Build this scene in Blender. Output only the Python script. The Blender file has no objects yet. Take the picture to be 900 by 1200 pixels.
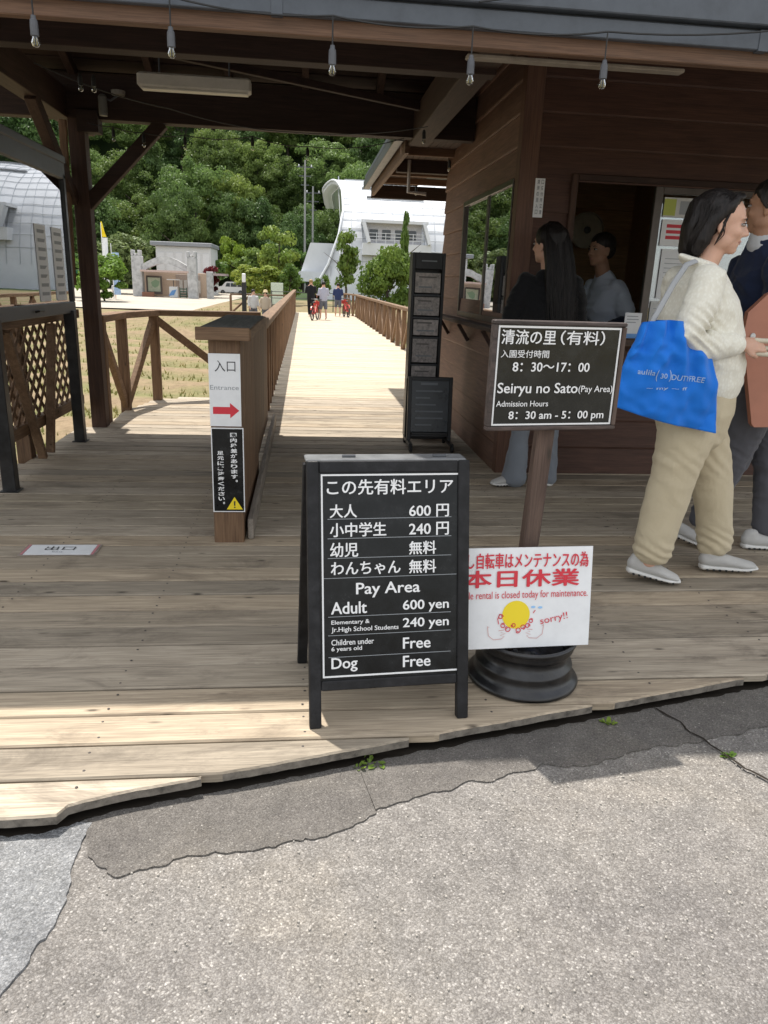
import bpy, math, random
import numpy as np
from mathutils import Vector, Matrix, noise
random.seed(7); rng = np.random.default_rng(7)
SC = bpy.context.scene; COL = SC.collection
R = math.radians

# ------------------------------------------------------------------ camera
EYE = 1.30
cam_d = bpy.data.cameras.new("camera"); cam = bpy.data.objects.new("camera", cam_d); COL.objects.link(cam)
cam_d.sensor_fit = 'VERTICAL'; cam_d.sensor_height = 36.0; cam_d.lens = 26.0; cam_d.clip_end = 2000; cam_d.clip_start = 0.05
cam.matrix_world = Matrix(((0.99416082, -0.00383969, -0.10784027, 0),
                           (-0.10184916, 0.29678628, -0.94949705, 0),
                           (0.03565129, 0.95493621, 0.29466222, EYE),
                           (0, 0, 0, 1)))
SC.camera = cam
# ------------------------------------------------------------------ sky and sun
SUN = Vector((-0.13, 0.345, 1.0)).normalized()
world = bpy.data.worlds.new("World"); SC.world = world; world.use_nodes = True
wn = world.node_tree.nodes; wl = world.node_tree.links
sky = wn.new('ShaderNodeTexSky'); sky.sky_type = 'NISHITA'; sky.sun_disc = False
sky.sun_elevation = math.asin(SUN.z); sky.sun_rotation = math.atan2(SUN.x, SUN.y); sky.dust_density = 2.0
# thin bright cloud over the whole sky
wtc = wn.new('ShaderNodeTexCoord'); wno = wn.new('ShaderNodeTexNoise'); wno.inputs['Scale'].default_value = 2.2; wno.inputs['Detail'].default_value = 6; wl.new(wtc.outputs['Generated'], wno.inputs['Vector'])
wra = wn.new('ShaderNodeValToRGB'); wra.color_ramp.elements[0].position = .38; wra.color_ramp.elements[1].position = .62; wra.color_ramp.elements[0].color = (.35, .35, .35, 1); wra.color_ramp.elements[1].color = (.95, .95, .95, 1); wl.new(wno.outputs[0], wra.inputs[0])
wmx = wn.new('ShaderNodeMix'); wmx.data_type = 'RGBA'; wl.new(wra.outputs[0], wmx.inputs[0]); wl.new(sky.outputs[0], wmx.inputs[6]); wmx.inputs[7].default_value = (6.3, 6.3, 6.2, 1)
wl.new(wmx.outputs[2], wn['Background'].inputs['Color']); wn['Background'].inputs['Strength'].default_value = 0.15
sl = bpy.data.lights.new("sun", 'SUN'); sl.energy = 4.0; sl.angle = R(0.6); sl.color = (1.0, 0.95, 0.88)
so = bpy.data.objects.new("sun", sl); COL.objects.link(so); so.location = (0, 0, 30)
so.rotation_euler = (-SUN).to_track_quat('-Z', 'Y').to_euler()
SC.view_settings.view_transform = 'Standard'; SC.view_settings.look = 'None'
SC.view_settings.exposure = 0.66; SC.view_settings.gamma = 1.0

# ------------------------------------------------------------------ materials
def mat(name, color=(.5, .5, .5), rough=.6, spec=.5, metal=0.0):
    m = bpy.data.materials.new(name); m.use_nodes = True
    b = m.node_tree.nodes['Principled BSDF']
    b.inputs['Base Color'].default_value = (*color, 1); b.inputs['Roughness'].default_value = rough
    b.inputs['Specular IOR Level'].default_value = spec; b.inputs['Metallic'].default_value = metal
    return m
class G:
    """small node-graph helper"""
    def __init__(s, m): s.m = m; s.t = m.node_tree; s.b = s.t.nodes.get('Principled BSDF')
    def n(s, typ, **kw):
        nd = s.t.nodes.new('ShaderNode' + typ)
        for k, v in kw.items():
            if k.startswith('_'): setattr(nd, k[1:], v)
            else:
                k2 = k.replace('__', ' ')
                i = nd.inputs[int(k2[1:])] if k2[0] == 'i' and k2[1:].isdigit() else nd.inputs[k2]
                if hasattr(v, 'links') or hasattr(v, 'is_linked'): s.t.links.new(v, i)
                else: i.default_value = v
        return nd
    def pos(s): return s.n('NewGeometry').outputs['Position']
    def rnd(s): return s.n('ObjectInfo').outputs['Random']
    def math(s, op, a, b=0.0): return s.n('Math', _operation=op, i0=a, i1=b).outputs[0]
    def vscale(s, v, sc, off=None):
        mp = s.n('Mapping', Vector=v, Scale=sc)
        if off is not None:
            c = s.n('CombineXYZ', X=off, Y=off, Z=off); s.t.links.new(c.outputs[0], mp.inputs['Location'])
        return mp.outputs[0]
    def noise(s, v, scale, detail=4, rough=.55, dist=0.0):
        return s.n('TexNoise', Vector=v, Scale=scale, Detail=detail, Roughness=rough, Distortion=dist).outputs[0]
    def ramp(s, f, stops):
        r = s.n('ValToRGB', Fac=f); e = r.color_ramp.elements
        while len(e) < len(stops): e.new(.5)
        for q, (p, c) in zip(e, stops):
            q.position = p; q.color = (*c, 1) if len(c) == 3 else c
        return r.outputs[0]
    def mix(s, f, a, b, mode='MIX'):
        nd = s.t.nodes.new('ShaderNodeMix'); nd.data_type = 'RGBA'; nd.blend_type = mode
        for i, v in ((0, f), (6, a), (7, b)):
            if hasattr(v, 'is_linked'): s.t.links.new(v, nd.inputs[i])
            else: nd.inputs[i].default_value = v if i == 0 else (*v, 1)
        return nd.outputs[2]
    def bump(s, h, st=.3, d=.01):
        b = s.n('Bump', Height=h, Strength=st, Distance=d); s.t.links.new(b.outputs[0], s.b.inputs['Normal'])
    def col(s, c): s.t.links.new(c, s.b.inputs['Base Color'])
    def rough(s, c): s.t.links.new(c, s.b.inputs['Roughness'])

def wood(name, light, dark, axis=0, rough=.7, stain=.35, scale=1.0, knots=True, vary=.25, spec=.35, grime=(.08, .065, .05)):
    m = mat(name, light, rough, spec); g = G(m); p = g.pos()
    off = g.math('MULTIPLY', g.rnd(), 37.0)
    sc = [24 * scale] * 3; sc[axis] = 2.0 * scale
    v = g.vscale(p, sc, off)
    n1 = g.noise(v, 1.6, 5, .62, .35)
    sc2 = [110 * scale] * 3; sc2[axis] = 2.5 * scale
    n2 = g.noise(g.vscale(p, sc2, off), 2.0, 3, .6)
    c = g.ramp(n1, [(.30, dark), (.50, tuple((a + b) / 2 for a, b in zip(light, dark))), (.68, light)])
    fine = g.ramp(n2, [(.35, (.72, .72, .72)), (.6, (1.06, 1.06, 1.06))])
    c = g.mix(1.0, c, fine, 'MULTIPLY')
    sc3 = [5.0] * 3; sc3[axis] = 2.0
    n3 = g.noise(g.vscale(p, sc3, off), 1.0, 6, .75, .8)
    f = g.ramp(n3, [(.50, (0, 0, 0)), (.66, (stain,) * 3)])
    c = g.mix(f, c, grime)
    if knots:
        sk = [12.0] * 3; sk[axis] = 4.2
        vo = g.n('TexVoronoi', Vector=g.vscale(p, sk, off), Scale=1.0, Randomness=1.0).outputs['Distance']
        kf = g.ramp(vo, [(.05, (.85,) * 3), (.075, (.45,) * 3), (.13, (0, 0, 0))])
        c = g.mix(kf, c, tuple(x * .55 for x in grime))
    r = g.ramp(g.rnd(), [(0, (1 - vary,) * 3), (.25, (1 + vary * .2, 1, 1 - vary * .25)), (.5, (1 - vary * .5,) * 3), (.75, (1 + vary * .3, 1 + vary * .3, 1 + vary * .35)), (1, (1 - vary * .1, 1 - vary * .15, 1 - vary * .3))])
    c = g.mix(1.0, c, r, 'MULTIPLY'); g.col(c)
    g.bump(g.math('ADD', n1, n2), .3, .003)
    return m
def fabric(name, color, dark=None, wr=6, rough=.85, bump=.25, fine=600, vary=.12):
    m = mat(name, color, rough, .2); g = G(m); tc = g.n('TexCoord').outputs['Object']
    n1 = g.noise(tc, wr, 3, .5, .5); n2 = g.noise(tc, fine, 2, .5)
    dark = dark or tuple(x * (1 - vary * 2) for x in color)
    g.col(g.mix(g.math('MULTIPLY', g.math('ADD', n1, n2), .5), dark, color))
    g.bump(g.math('ADD', n1, g.math('MULTIPLY', n2, .25)), bump, .02)
    g.b.inputs['Sheen Weight'].default_value = .15
    return m
def rough_paint(name, color, rough=.5, scuff=.15, spec=.5, metal=0.0, bump=.1, sc=14, vary=None):
    m = mat(name, color, rough, spec, metal); g = G(m); p = g.pos()
    n1 = g.noise(p, sc, 5, .65); n2 = g.noise(p, sc * 9, 3, .6)
    lo = tuple(x * (1 - scuff * 1.6) for x in color); hi = tuple(min(1, x * (1 + scuff) + scuff * .03) for x in color)
    g.col(g.ramp(n1, [(.3, lo), (.5, color), (.72, hi)]))
    g.rough(g.math('ADD', g.math('MULTIPLY', n1, .3), rough - .15)); g.bump(n2, bump, .003)
    return m
def glassy(name, refl=1.0, tint=(.9, .95, .93), base=.06):
    m = bpy.data.materials.new(name); m.use_nodes = True; t = m.node_tree; t.nodes.clear()
    g = G(m); o = t.nodes.new('ShaderNodeOutputMaterial')
    tr = g.n('BsdfTransparent', Color=(*tint, 1)); gl = g.n('BsdfGlossy', Color=(.95, .97, 1, 1), Roughness=0.0)
    wob = g.n('TexNoise', Vector=g.pos(), Scale=1.3, Detail=1.0)
    bp = g.n('Bump', Height=wob.outputs[0], Strength=.05, Distance=.03); t.links.new(bp.outputs[0], gl.inputs['Normal'])
    fr = g.n('Fresnel', IOR=1.5).outputs[0]
    f = g.math('ADD', g.math('MULTIPLY', fr, refl), base)
    f = g.n('Clamp', Value=f).outputs[0]
    mx = g.n('MixShader', Fac=f); t.links.new(tr.outputs[0], mx.inputs[1]); t.links.new(gl.outputs[0], mx.inputs[2])
    t.links.new(mx.outputs[0], o.inputs[0]); return m
def leafmat(name, c1, c2, tr=.35, scale=.7):
    m = mat(name, c1, .55, .3); g = G(m)
    p = g.pos(); n = g.noise(p, scale, 3, .6); w = g.n('TexWhiteNoise', _noise_dimensions='3D', Vector=g.vscale(p, (3, 3, 3))).outputs['Value']
    c = g.mix(g.ramp(n, [(.35, (0, 0, 0)), (.65, (1, 1, 1))]), c1, c2)
    c = g.mix(1.0, c, g.ramp(g.noise(p, scale * 9, 1), [(.3, (.85, .88, .85)), (.7, (1.2, 1.16, 1.1))]), 'MULTIPLY')
    c = g.mix(1.0, c, g.ramp(g.rnd(), [(0, (.75, .85, .8)), (.5, (1, 1, .95)), (1, (1.25, 1.12, .85))]), 'MULTIPLY')
    g.col(c)
    tl = g.n('BsdfTranslucent', Color=c); mx = g.n('MixShader', Fac=tr)
    o = [x for x in m.node_tree.nodes if x.type == 'OUTPUT_MATERIAL'][0]
    m.node_tree.links.new(g.b.outputs[0], mx.inputs[1]); m.node_tree.links.new(tl.outputs[0], mx.inputs[2]); m.node_tree.links.new(mx.outputs[0], o.inputs[0])
    return m

def aggregate(name, cols, scale=130, stain=(.5, .47, .43), bump=.6, warm=None):
    m = mat(name, cols[1], .85, .3); g = G(m); p = g.pos()
    wv = g.n('VectorMath', _operation='ADD', i0=p, i1=g.n('VectorMath', _operation='SCALE', i0=g.n('TexNoise', Vector=p, Scale=40.0).outputs['Color'], Scale=.008).outputs[0]).outputs[0]
    v = g.n('TexVoronoi', Vector=wv, Scale=scale); v2 = g.n('TexVoronoi', Vector=wv, Scale=scale * 2.1)
    cr = g.n('SeparateColor', Color=v.outputs['Color']).outputs[0]
    c = g.ramp(cr, [(0, cols[0]), (.42, cols[1]), (.75, cols[2]), (.9, cols[2]), (1, cols[3])])
    c2 = g.ramp(g.n('SeparateColor', Color=v2.outputs['Color']).outputs[0], [(0, (.72,) * 3), (.6, (1.0,) * 3), (1, (1.2, 1.19, 1.16))])
    c = g.mix(1, c, c2, 'MULTIPLY')
    edge = g.ramp(v.outputs['Distance'], [(.25, (1, 1, 1)), (.8, (.72, .71, .70))]); c = g.mix(1, c, edge, 'MULTIPLY')
    big = g.noise(p, 1.3, 6, .65); c = g.mix(1, c, g.ramp(big, [(.3, (.80, .80, .82)), (.5, (1, 1, 1)), (.72, (1.14, 1.10, 1.02))]), 'MULTIPLY')
    mid = g.noise(p, 14, 4, .6); c = g.mix(1, c, g.ramp(mid, [(.3, (.82, .82, .82)), (.7, (1.1, 1.1, 1.1))]), 'MULTIPLY')
    g.col(c); h = g.math('SUBTRACT', 1.0, v.outputs['Distance'])
    g.bump(g.math('ADD', h, g.math('MULTIPLY', mid, .6)), bump, .006)
    return m

DECK = wood('deck_wood', (.49, .42, .325), (.33, .277, .21), 0, .75, .5, vary=.30, grime=(.10, .08, .062))
BRIDGE = wood('bridge_wood', (.60, .52, .40), (.46, .39, .29), 0, .75, .2, vary=.16, grime=(.25, .20, .14))
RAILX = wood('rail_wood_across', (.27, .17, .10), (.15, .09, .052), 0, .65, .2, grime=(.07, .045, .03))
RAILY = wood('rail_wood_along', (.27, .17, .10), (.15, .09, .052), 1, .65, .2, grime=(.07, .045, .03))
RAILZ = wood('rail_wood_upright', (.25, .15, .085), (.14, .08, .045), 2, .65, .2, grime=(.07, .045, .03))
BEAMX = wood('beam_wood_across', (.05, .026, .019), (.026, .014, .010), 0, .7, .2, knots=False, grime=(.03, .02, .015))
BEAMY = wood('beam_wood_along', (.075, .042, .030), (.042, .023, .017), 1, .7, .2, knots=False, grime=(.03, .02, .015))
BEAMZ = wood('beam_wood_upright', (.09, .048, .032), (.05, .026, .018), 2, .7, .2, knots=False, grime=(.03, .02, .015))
FASCIA = wood('eave_board_wood', (.19, .11, .07), (.12, .068, .043), 0, .65, .2, knots=False)
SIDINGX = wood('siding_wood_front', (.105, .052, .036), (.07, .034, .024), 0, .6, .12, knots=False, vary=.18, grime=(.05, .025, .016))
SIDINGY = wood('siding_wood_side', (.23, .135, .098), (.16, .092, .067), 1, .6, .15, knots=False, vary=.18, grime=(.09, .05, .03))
INNER = wood('inner_wall_wood', (.46, .29, .15), (.36, .21, .10), 0, .6, .1, knots=False)
BLACKM = rough_paint('black_metal', (.015, .015, .016), .4, .3)
BLACKW = rough_paint('black_painted_wood', (.013, .013, .0145), .5, .35, spec=.3, bump=.25, sc=20)
GREYM = rough_paint('grey_painted_metal', (.075, .087, .105), .45, .12)
DGREY = rough_paint('dark_grey_metal', (.07, .075, .082), .4, .15)
GLASS = glassy('window_glass', 1.9, base=.14)
CASEG = glassy('case_glass', 1.5, base=.22)
WHITE = rough_paint('white_sheet', (.78, .79, .80), .4, .04, bump=.02)
BLACKS = rough_paint('black_sheet', (.008, .009, .010), .24, .3, spec=.28, bump=.02)
INKW = mat('white_ink', (.80, .80, .80), .5); INKK = mat('black_ink', (.02, .02, .025), .5); INKR = mat('red_ink', (.62, .03, .05), .5)
INKG = mat('grey_ink', (.32, .34, .36), .5); INKY = mat('yellow_ink', (.85, .66, .02), .5); INKB = mat('blue_ink', (.15, .35, .7), .5)
RUBBER = rough_paint('black_rubber', (.02, .02, .02), .7, .2)
PAPER = rough_paint('paper', (.62, .62, .60), .7, .06)

# ------------------------------------------------------------------ objects
def link(o, parent=None):
    COL.objects.link(o)
    if parent is not None: o.parent = parent
    return o
def tag(o, label=None, cat=None, group=None, kind=None):
    if label: o['label'] = label
    if cat: o['category'] = cat
    if group: o['group'] = group
    if kind: o['kind'] = kind
    return o
def thing(name, loc, label, cat, group=None, rz=0, kind=None):
    o = bpy.data.objects.new(name, None); link(o); o.location = loc; o.rotation_euler = (0, 0, rz); o.empty_display_size = .2
    return tag(o, label, cat, group, kind)
def rootloc(p):
    v = Vector((0, 0, 0))
    while p is not None: v = v + p.location; p = p.parent
    return v
def mesh_obj(name, V, F, m, parent=None, smooth=False, local=False, origin=None):
    me = bpy.data.meshes.new(name)
    V = np.asarray(V, float)
    o = bpy.data.objects.new(name, me)
    if origin is not None:
        o.location = origin; V = V - np.array(origin)
    elif parent is not None and not local: V = V - np.array(rootloc(parent))
    me.from_pydata(V.tolist(), [], F); me.update()
    if m: me.materials.append(m)
    if smooth: me.polygons.foreach_set('use_smooth', [True] * len(me.polygons))
    return link(o, parent)
class MB:
    def __init__(s): s.V = []; s.F = []
    def add(s, V, F):
        k = len(s.V); s.V += [tuple(v) for v in V]; s.F += [tuple(i + k for i in f) for f in F]; return s
    def box(s, x0, x1, y0, y1, z0, z1, c=0.0):
        if c <= 0:
            V = [(x, y, z) for z in (z0, z1) for (x, y) in ((x0, y0), (x1, y0), (x1, y1), (x0, y1))]
            return s.add(V, [(3, 2, 1, 0), (4, 5, 6, 7), (0, 1, 5, 4), (1, 2, 6, 5), (2, 3, 7, 6), (3, 0, 4, 7)])
        return s.prism([(x0 + c, y0), (x1 - c, y0), (x1, y0 + c), (x1, y1 - c), (x1 - c, y1), (x0 + c, y1), (x0, y1 - c), (x0, y0 + c)], z0, z1, c)
    def prism(s, P, z0, z1, c=0.0):
        n = len(P)
        if c > 0:
            cx = sum(p[0] for p in P) / n; cy = sum(p[1] for p in P) / n
            Q = []
            for p in P:
                dx = max(-c, min(c, p[0] - cx)); dy = max(-c, min(c, p[1] - cy)); Q.append((p[0] - dx, p[1] - dy))
            rings = [(Q, z0), (P, z0 + c), (P, z1 - c), (Q, z1)]
        else: rings = [(P, z0), (P, z1)]
        V = [(x, y, z) for r, z in rings for (x, y) in r]; F = [tuple(range(n - 1, -1, -1))]
        for k in range(len(rings) - 1):
            for i in range(n):
                j = (i + 1) % n; F.append((k * n + i, k * n + j, (k + 1) * n + j, (k + 1) * n + i))
        F.append(tuple((len(rings) - 1) * n + i for i in range(n)))
        return s.add(V, F)
    def beam(s, a, b, w, h, up=(0, 0, 1), c=.004):
        """bevelled timber from a to b; w sideways, h along up"""
        a = Vector(a); b = Vector(b); t = (b - a).normalized(); up = Vector(up)
        if abs(t.dot(up)) > .99: up = Vector((0, 1, 0))
        sd = t.cross(up).normalized(); u = sd.cross(t)
        c = min(c, w * .2, h * .2)
        sec = [(-w/2 + c, -h/2), (w/2 - c, -h/2), (w/2, -h/2 + c), (w/2, h/2 - c), (w/2 - c, h/2), (-w/2 + c, h/2), (-w/2, h/2 - c), (-w/2, -h/2 + c)]
        V = [tuple(p + sd * x + u * y) for p in (a, b) for x, y in sec]; n = 8
        F = [tuple(range(n)), tuple(range(2 * n - 1, n - 1, -1))] + [(i, i + n, (i + 1) % n + n, (i + 1) % n) for i in range(n)]
        return s.add(V, F)
    def tube(s, pts, r, n=8, close=True):
        pts = [Vector(p) for p in pts]; N = len(pts); rs = r if isinstance(r, (list, tuple)) else [r] * N
        V = []; ref = Vector((.13, .31, .94))
        for i, p in enumerate(pts):
            t = (pts[min(i + 1, N - 1)] - pts[max(i - 1, 0)]).normalized()
            u = ref - t * ref.dot(t)
            if u.length < .1: u = Vector((1, 0, 0)) - t * t.x
            u.normalize(); w = t.cross(u); ref = u
            for k in range(n):
                a = 2 * math.pi * k / n; V.append(tuple(p + (u * math.cos(a) + w * math.sin(a)) * rs[i]))
        F = [(i * n + k, i * n + (k + 1) % n, (i + 1) * n + (k + 1) % n, (i + 1) * n + k) for i in range(N - 1) for k in range(n)]
        if close: F += [tuple(range(n - 1, -1, -1)), tuple((N - 1) * n + k for k in range(n))]
        return s.add(V, F)
    def lathe(s, prof, c=(0, 0, 0), n=24, axis='z'):
        V = []
        for r, h in prof:
            for k in range(n):
                a = 2 * math.pi * k / n; x, y = r * math.cos(a), r * math.sin(a)
                V.append((c[0] + x, c[1] + y, c[2] + h) if axis == 'z' else ((c[0] + x, c[1] + h, c[2] + y) if axis == 'y' else (c[0] + h, c[1] + x, c[2] + y)))
        N = len(prof)
        F = [(i * n + k, i * n + (k + 1) % n, (i + 1) * n + (k + 1) % n, (i + 1) * n + k) for i in range(N - 1) for k in range(n)]
        return s.add(V, F)
    def ell(s, c, r, n=12, m=8, rot=None):
        V = []; c = Vector(c)
        for i in range(m + 1):
            th = math.pi * i / m
            for k in range(n):
                a = 2 * math.pi * k / n; p = Vector((r[0] * math.sin(th) * math.cos(a), r[1] * math.sin(th) * math.sin(a), -r[2] * math.cos(th)))
                if rot is not None: p = rot @ p
                V.append(tuple(c + p))
        F = [(i * n + k, i * n + (k + 1) % n, (i + 1) * n + (k + 1) % n, (i + 1) * n + k) for i in range(m) for k in range(n)]
        return s.add(V, F)
    def limb(s, pts, side=(0, 1, 0), n=16):
        """closed tube of elliptical rings: pts = (p, a, b); a along 'side'"""
        P = [Vector(q[0]) for q in pts]; side = Vector(side); N = len(P); rings = []
        def fr(i):
            t = (P[min(i + 1, N - 1)] - P[max(i - 1, 0)]).normalized()
            u = (side - t * side.dot(t)).normalized(); return t, u, t.cross(u)
        t, u, v = fr(0); a, b = pts[0][1:3]; mm = min(a, b)
        for q in (1.0, .8, .45): rings.append((P[0] - t * mm * q * .8, a * math.sqrt(max(1 - q * q, .01)), b * math.sqrt(max(1 - q * q, .01)), u, v))
        for i in range(N): t, u, v = fr(i); rings.append((P[i], pts[i][1], pts[i][2], u, v))
        t, u, v = fr(N - 1); a, b = pts[-1][1:3]; mm = min(a, b)
        for q in (.45, .8, 1.0): rings.append((P[-1] + t * mm * q * .8, a * math.sqrt(max(1 - q * q, .01)), b * math.sqrt(max(1 - q * q, .01)), u, v))
        V = []
        for p, a, b, u, v in rings:
            for k in range(n):
                g = 2 * math.pi * k / n; V.append(tuple(p + u * (a * math.cos(g)) + v * (b * math.sin(g))))
        M_ = len(rings)
        F = [(i * n + k, i * n + (k + 1) % n, (i + 1) * n + (k + 1) % n, (i + 1) * n + k) for i in range(M_ - 1) for k in range(n)]
        F += [tuple(range(n - 1, -1, -1)), tuple((M_ - 1) * n + k for k in range(n))]
        return s.add(V, F)
    def build(s, name, m, parent=None, smooth=False, local=False, origin=None):
        return mesh_obj(name, s.V, s.F, m, parent, smooth, local, origin)
    def fused(s, name, m, parent=None, voxel=.008, it=6, disp=None, local=False, origin=None):
        me = bpy.data.meshes.new('tmp'); me.from_pydata(s.V, [], s.F); me.update()
        o = bpy.data.objects.new('tmp', me); COL.objects.link(o)
        md = o.modifiers.new('r', 'REMESH'); md.mode = 'VOXEL'; md.voxel_size = voxel
        sm = o.modifiers.new('s', 'SMOOTH'); sm.iterations = it; sm.factor = .5
        dg = bpy.context.evaluated_depsgraph_get(); dg.update()
        nm = bpy.data.meshes.new_from_object(o.evaluated_get(dg)); bpy.data.objects.remove(o); bpy.data.meshes.remove(me)
        nv = len(nm.vertices); co = np.empty(nv * 3); nm.vertices.foreach_get('co', co); co = co.reshape(-1, 3)
        if disp:
            nr = np.empty(nv * 3); nm.vertices.foreach_get('normal', nr); nr = nr.reshape(-1, 3)
            d = np.array([disp(c) for c in co]); co = co + nr * d[:, None]
        if origin is not None: co = co - np.array(origin)
        elif parent is not None and not local: co = co - np.array(rootloc(parent))
        nm.vertices.foreach_set('co', co.ravel()); nm.materials.clear()
        if m: nm.materials.append(m)
        nm.polygons.foreach_set('use_smooth', [True] * len(nm.polygons)); nm.polygons.foreach_set('material_index', [0] * len(nm.polygons)); nm.name = name; nm.update()
        o = bpy.data.objects.new(name, nm); 
        if origin is not None: o.location = origin
        return link(o, parent)
def copy_tree(o, parent=None):
    c = o.copy(); COL.objects.link(c)
    if parent is not None: c.parent = parent
    for ch in list(o.children): copy_tree(ch, c)
    return c

def text(body, m, parent, x0, x1, z0, z1, y=-.003, bold=.0, name='lettering', rot=0.0, to=None, heavy=0.0):
    """flat lettering fitted into the box x0..x1, z0..z1 of a panel that faces local -y"""
    cu = bpy.data.curves.new('t', 'FONT'); cu.body = body; cu.offset = bold; cu.resolution_u = 3
    o = bpy.data.objects.new('t', cu); COL.objects.link(o)
    dg = bpy.context.evaluated_depsgraph_get(); dg.update()
    me = bpy.data.meshes.new_from_object(o.evaluated_get(dg)); n = len(me.vertices)
    co = np.empty(n * 3); me.vertices.foreach_get('co', co); co = co.reshape(-1, 3)
    F = [tuple(p.vertices) for p in me.polygons]
    bpy.data.objects.remove(o); bpy.data.curves.remove(cu); bpy.data.meshes.remove(me)
    mn, mx = co.min(0), co.max(0); cx, cz = (x0 + x1) / 2, (z0 + z1) / 2
    X = (co[:, 0] - (mn[0] + mx[0]) / 2) / (mx[0] - mn[0]) * (x1 - x0); Z = (co[:, 1] - (mn[1] + mx[1]) / 2) / max(mx[1] - mn[1], 1e-6) * (z1 - z0)
    ca, sa = math.cos(rot), math.sin(rot)
    V = np.stack([cx + X * ca - Z * sa, np.full(n, y), cz + X * sa + Z * ca], 1)
    if heavy:
        C_ = [(0, 0), (heavy, 0), (-heavy, 0), (0, heavy * .6), (0, -heavy * .6), (heavy * .7, heavy * .4), (-heavy * .7, -heavy * .4)]
        k = len(V); F = [tuple(i + k * q for i in f) for q in range(len(C_)) for f in F]
        V = np.concatenate([V + np.array([dx, -.00006 * q, dz]) for q, (dx, dz) in enumerate(C_)])
    if to: V = np.array([to(v) for v in V])
    return mesh_obj(name, V, F, m, parent, local=True)
def flat(P, m, parent, y=-.003, name='print'):
    """flat printed shape, outline P in local x,z"""
    return mesh_obj(name, [(x, y, z) for x, z in P], [tuple(range(len(P)))], m, parent, local=True)
def strip(x0, z0, x1, z1): return [(x0, z0), (x1, z0), (x1, z1), (x0, z1)]
# ------------------------------------------------------------------ the setting: ground, asphalt, plaza, hill
def edge_y(x):
    pts = [(-3.2, 1.10), (-1.4, 1.55), (-.76, 1.612), (-.603, 1.622), (-.597, 1.655), (-.46, 1.702), (0, 1.815), (.5, 1.943), (1.0, 2.065), (1.673, 2.232), (2.6, 2.46), (5, 3.0)]
    for (a, b), (c, d) in zip(pts, pts[1:]):
        if x <= c: return b + (d - b) * (x - a) / (c - a)
    return pts[-1][1]
def ground_z(x, y):
    def ss(a, b, t): t = max(0, min(1, (t - a) / (b - a))); return t * t * (3 - 2 * t)
    low = -1.15
    z = -.16 + (low + .16) * ss(2.8, 6.5, y)
    z = z + (-.12 - z) * ss(31, 36, y) * ss(-9, -4, x) * (1 - ss(120, 160, y) * 0)
    if y > 125: z = z + (y - 125) * .62 * ss(125, 160, y)
    if -24 < x < -1.2 and 9 < y < 56:
        w = math.sin((y * .94 + x * .22) * 2 * math.pi / 2.6); z += .05 * w * ss(9, 12, y) * (1 - ss(50, 56, y)) * ss(1.2, 2.5, -x)
    return z + .04 * noise.noise((x * .5, y * .5, 0)) * ss(5, 9, y)
xs = sorted(set([-400, -250, -160, -110] + [-80 + 2 * i for i in range(30)] + [-20 + .5 * i for i in range(60)] + [10 + 2 * i for i in range(40)] + [100, 140, 200, 300, 400]))
ys = sorted(set([-60, -20, -8, -2, 1, 2.5] + [3 + .3 * i for i in range(180)] + [57 + 3 * i for i in range(70)] + [280, 340, 420]))
V = [(x, y, ground_z(x, y)) for y in ys for x in xs]; nx = len(xs)
F = [(j * nx + i, j * nx + i + 1, (j + 1) * nx + i + 1, (j + 1) * nx + i) for j in range(len(ys) - 1) for i in range(nx - 1)]
m = mat('field_ground', (.2, .2, .1), .95, .2); g = G(m); p = g.pos()
grass_c = g.ramp(g.noise(p, 2.2, 5, .65), [(.3, (.07, .10, .03)), (.5, (.13, .15, .05)), (.7, (.26, .22, .11))])
soil_c = g.ramp(g.noise(p, 5, 6, .7), [(.3, (.17, .125, .075)), (.6, (.27, .20, .125))])
sep = g.n('SeparateXYZ', Vector=p)
row = g.math('SINE', g.math('MULTIPLY', g.math('ADD', g.math('MULTIPLY', sep.outputs[1], .94), g.math('MULTIPLY', sep.outputs[0], .22)), 2 * math.pi / 2.6))
rw = g.math('ADD', g.math('MULTIPLY', row, .16), g.noise(p, .9, 4, .6))
c = g.mix(g.ramp(rw, [(.25, (.25, .25, .25)), (.70, (1, 1, 1))]), grass_c, soil_c)
farf = g.ramp(g.math('DIVIDE', sep.outputs[1], 120), [(.47, (0, 0, 0)), (.5, (1, 1, 1))]); c = g.mix(farf, c, (.035, .06, .02))
g.col(c); g.bump(g.noise(p, 30, 4, .7), .6, .03)
GROUNDM = m
tag(mesh_obj('ground', V, F, m, smooth=True), kind='structure')

ASPH = aggregate('asphalt_surface', [(.17, .158, .145), (.215, .202, .188), (.265, .25, .233), (.42, .40, .375)], 215, bump=.3)
ASPH2 = aggregate('old_asphalt_surface', [(.125, .115, .105), (.165, .153, .140), (.17, .158, .144), (.25, .235, .217)], 215, bump=.5)
ASPH3 = aggregate('pale_concrete_surface', [(.19, .195, .20), (.235, .24, .245), (.28, .285, .29), (.40, .405, .41)], 190, bump=.5)
ZA = -.062
def jag(P, amp, seed, step=.03):
    out = []
    for (a, b) in zip(P, P[1:]):
        L = math.dist(a, b); n = max(1, int(L / step))
        for i in range(n):
            t = i / n; x = a[0] + (b[0] - a[0]) * t; y = a[1] + (b[1] - a[1]) * t
            d = noise.noise((x * 16, y * 16, seed)) + .6 * noise.noise((x * 47, y * 47, seed + 5))
            e = noise.noise((x * 16 + 9, y * 16, seed + 3)) + .6 * noise.noise((x * 47, y * 47 + 4, seed))
            out.append((x + amp * d, y + amp * e))
    return out + [P[-1]]
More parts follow.
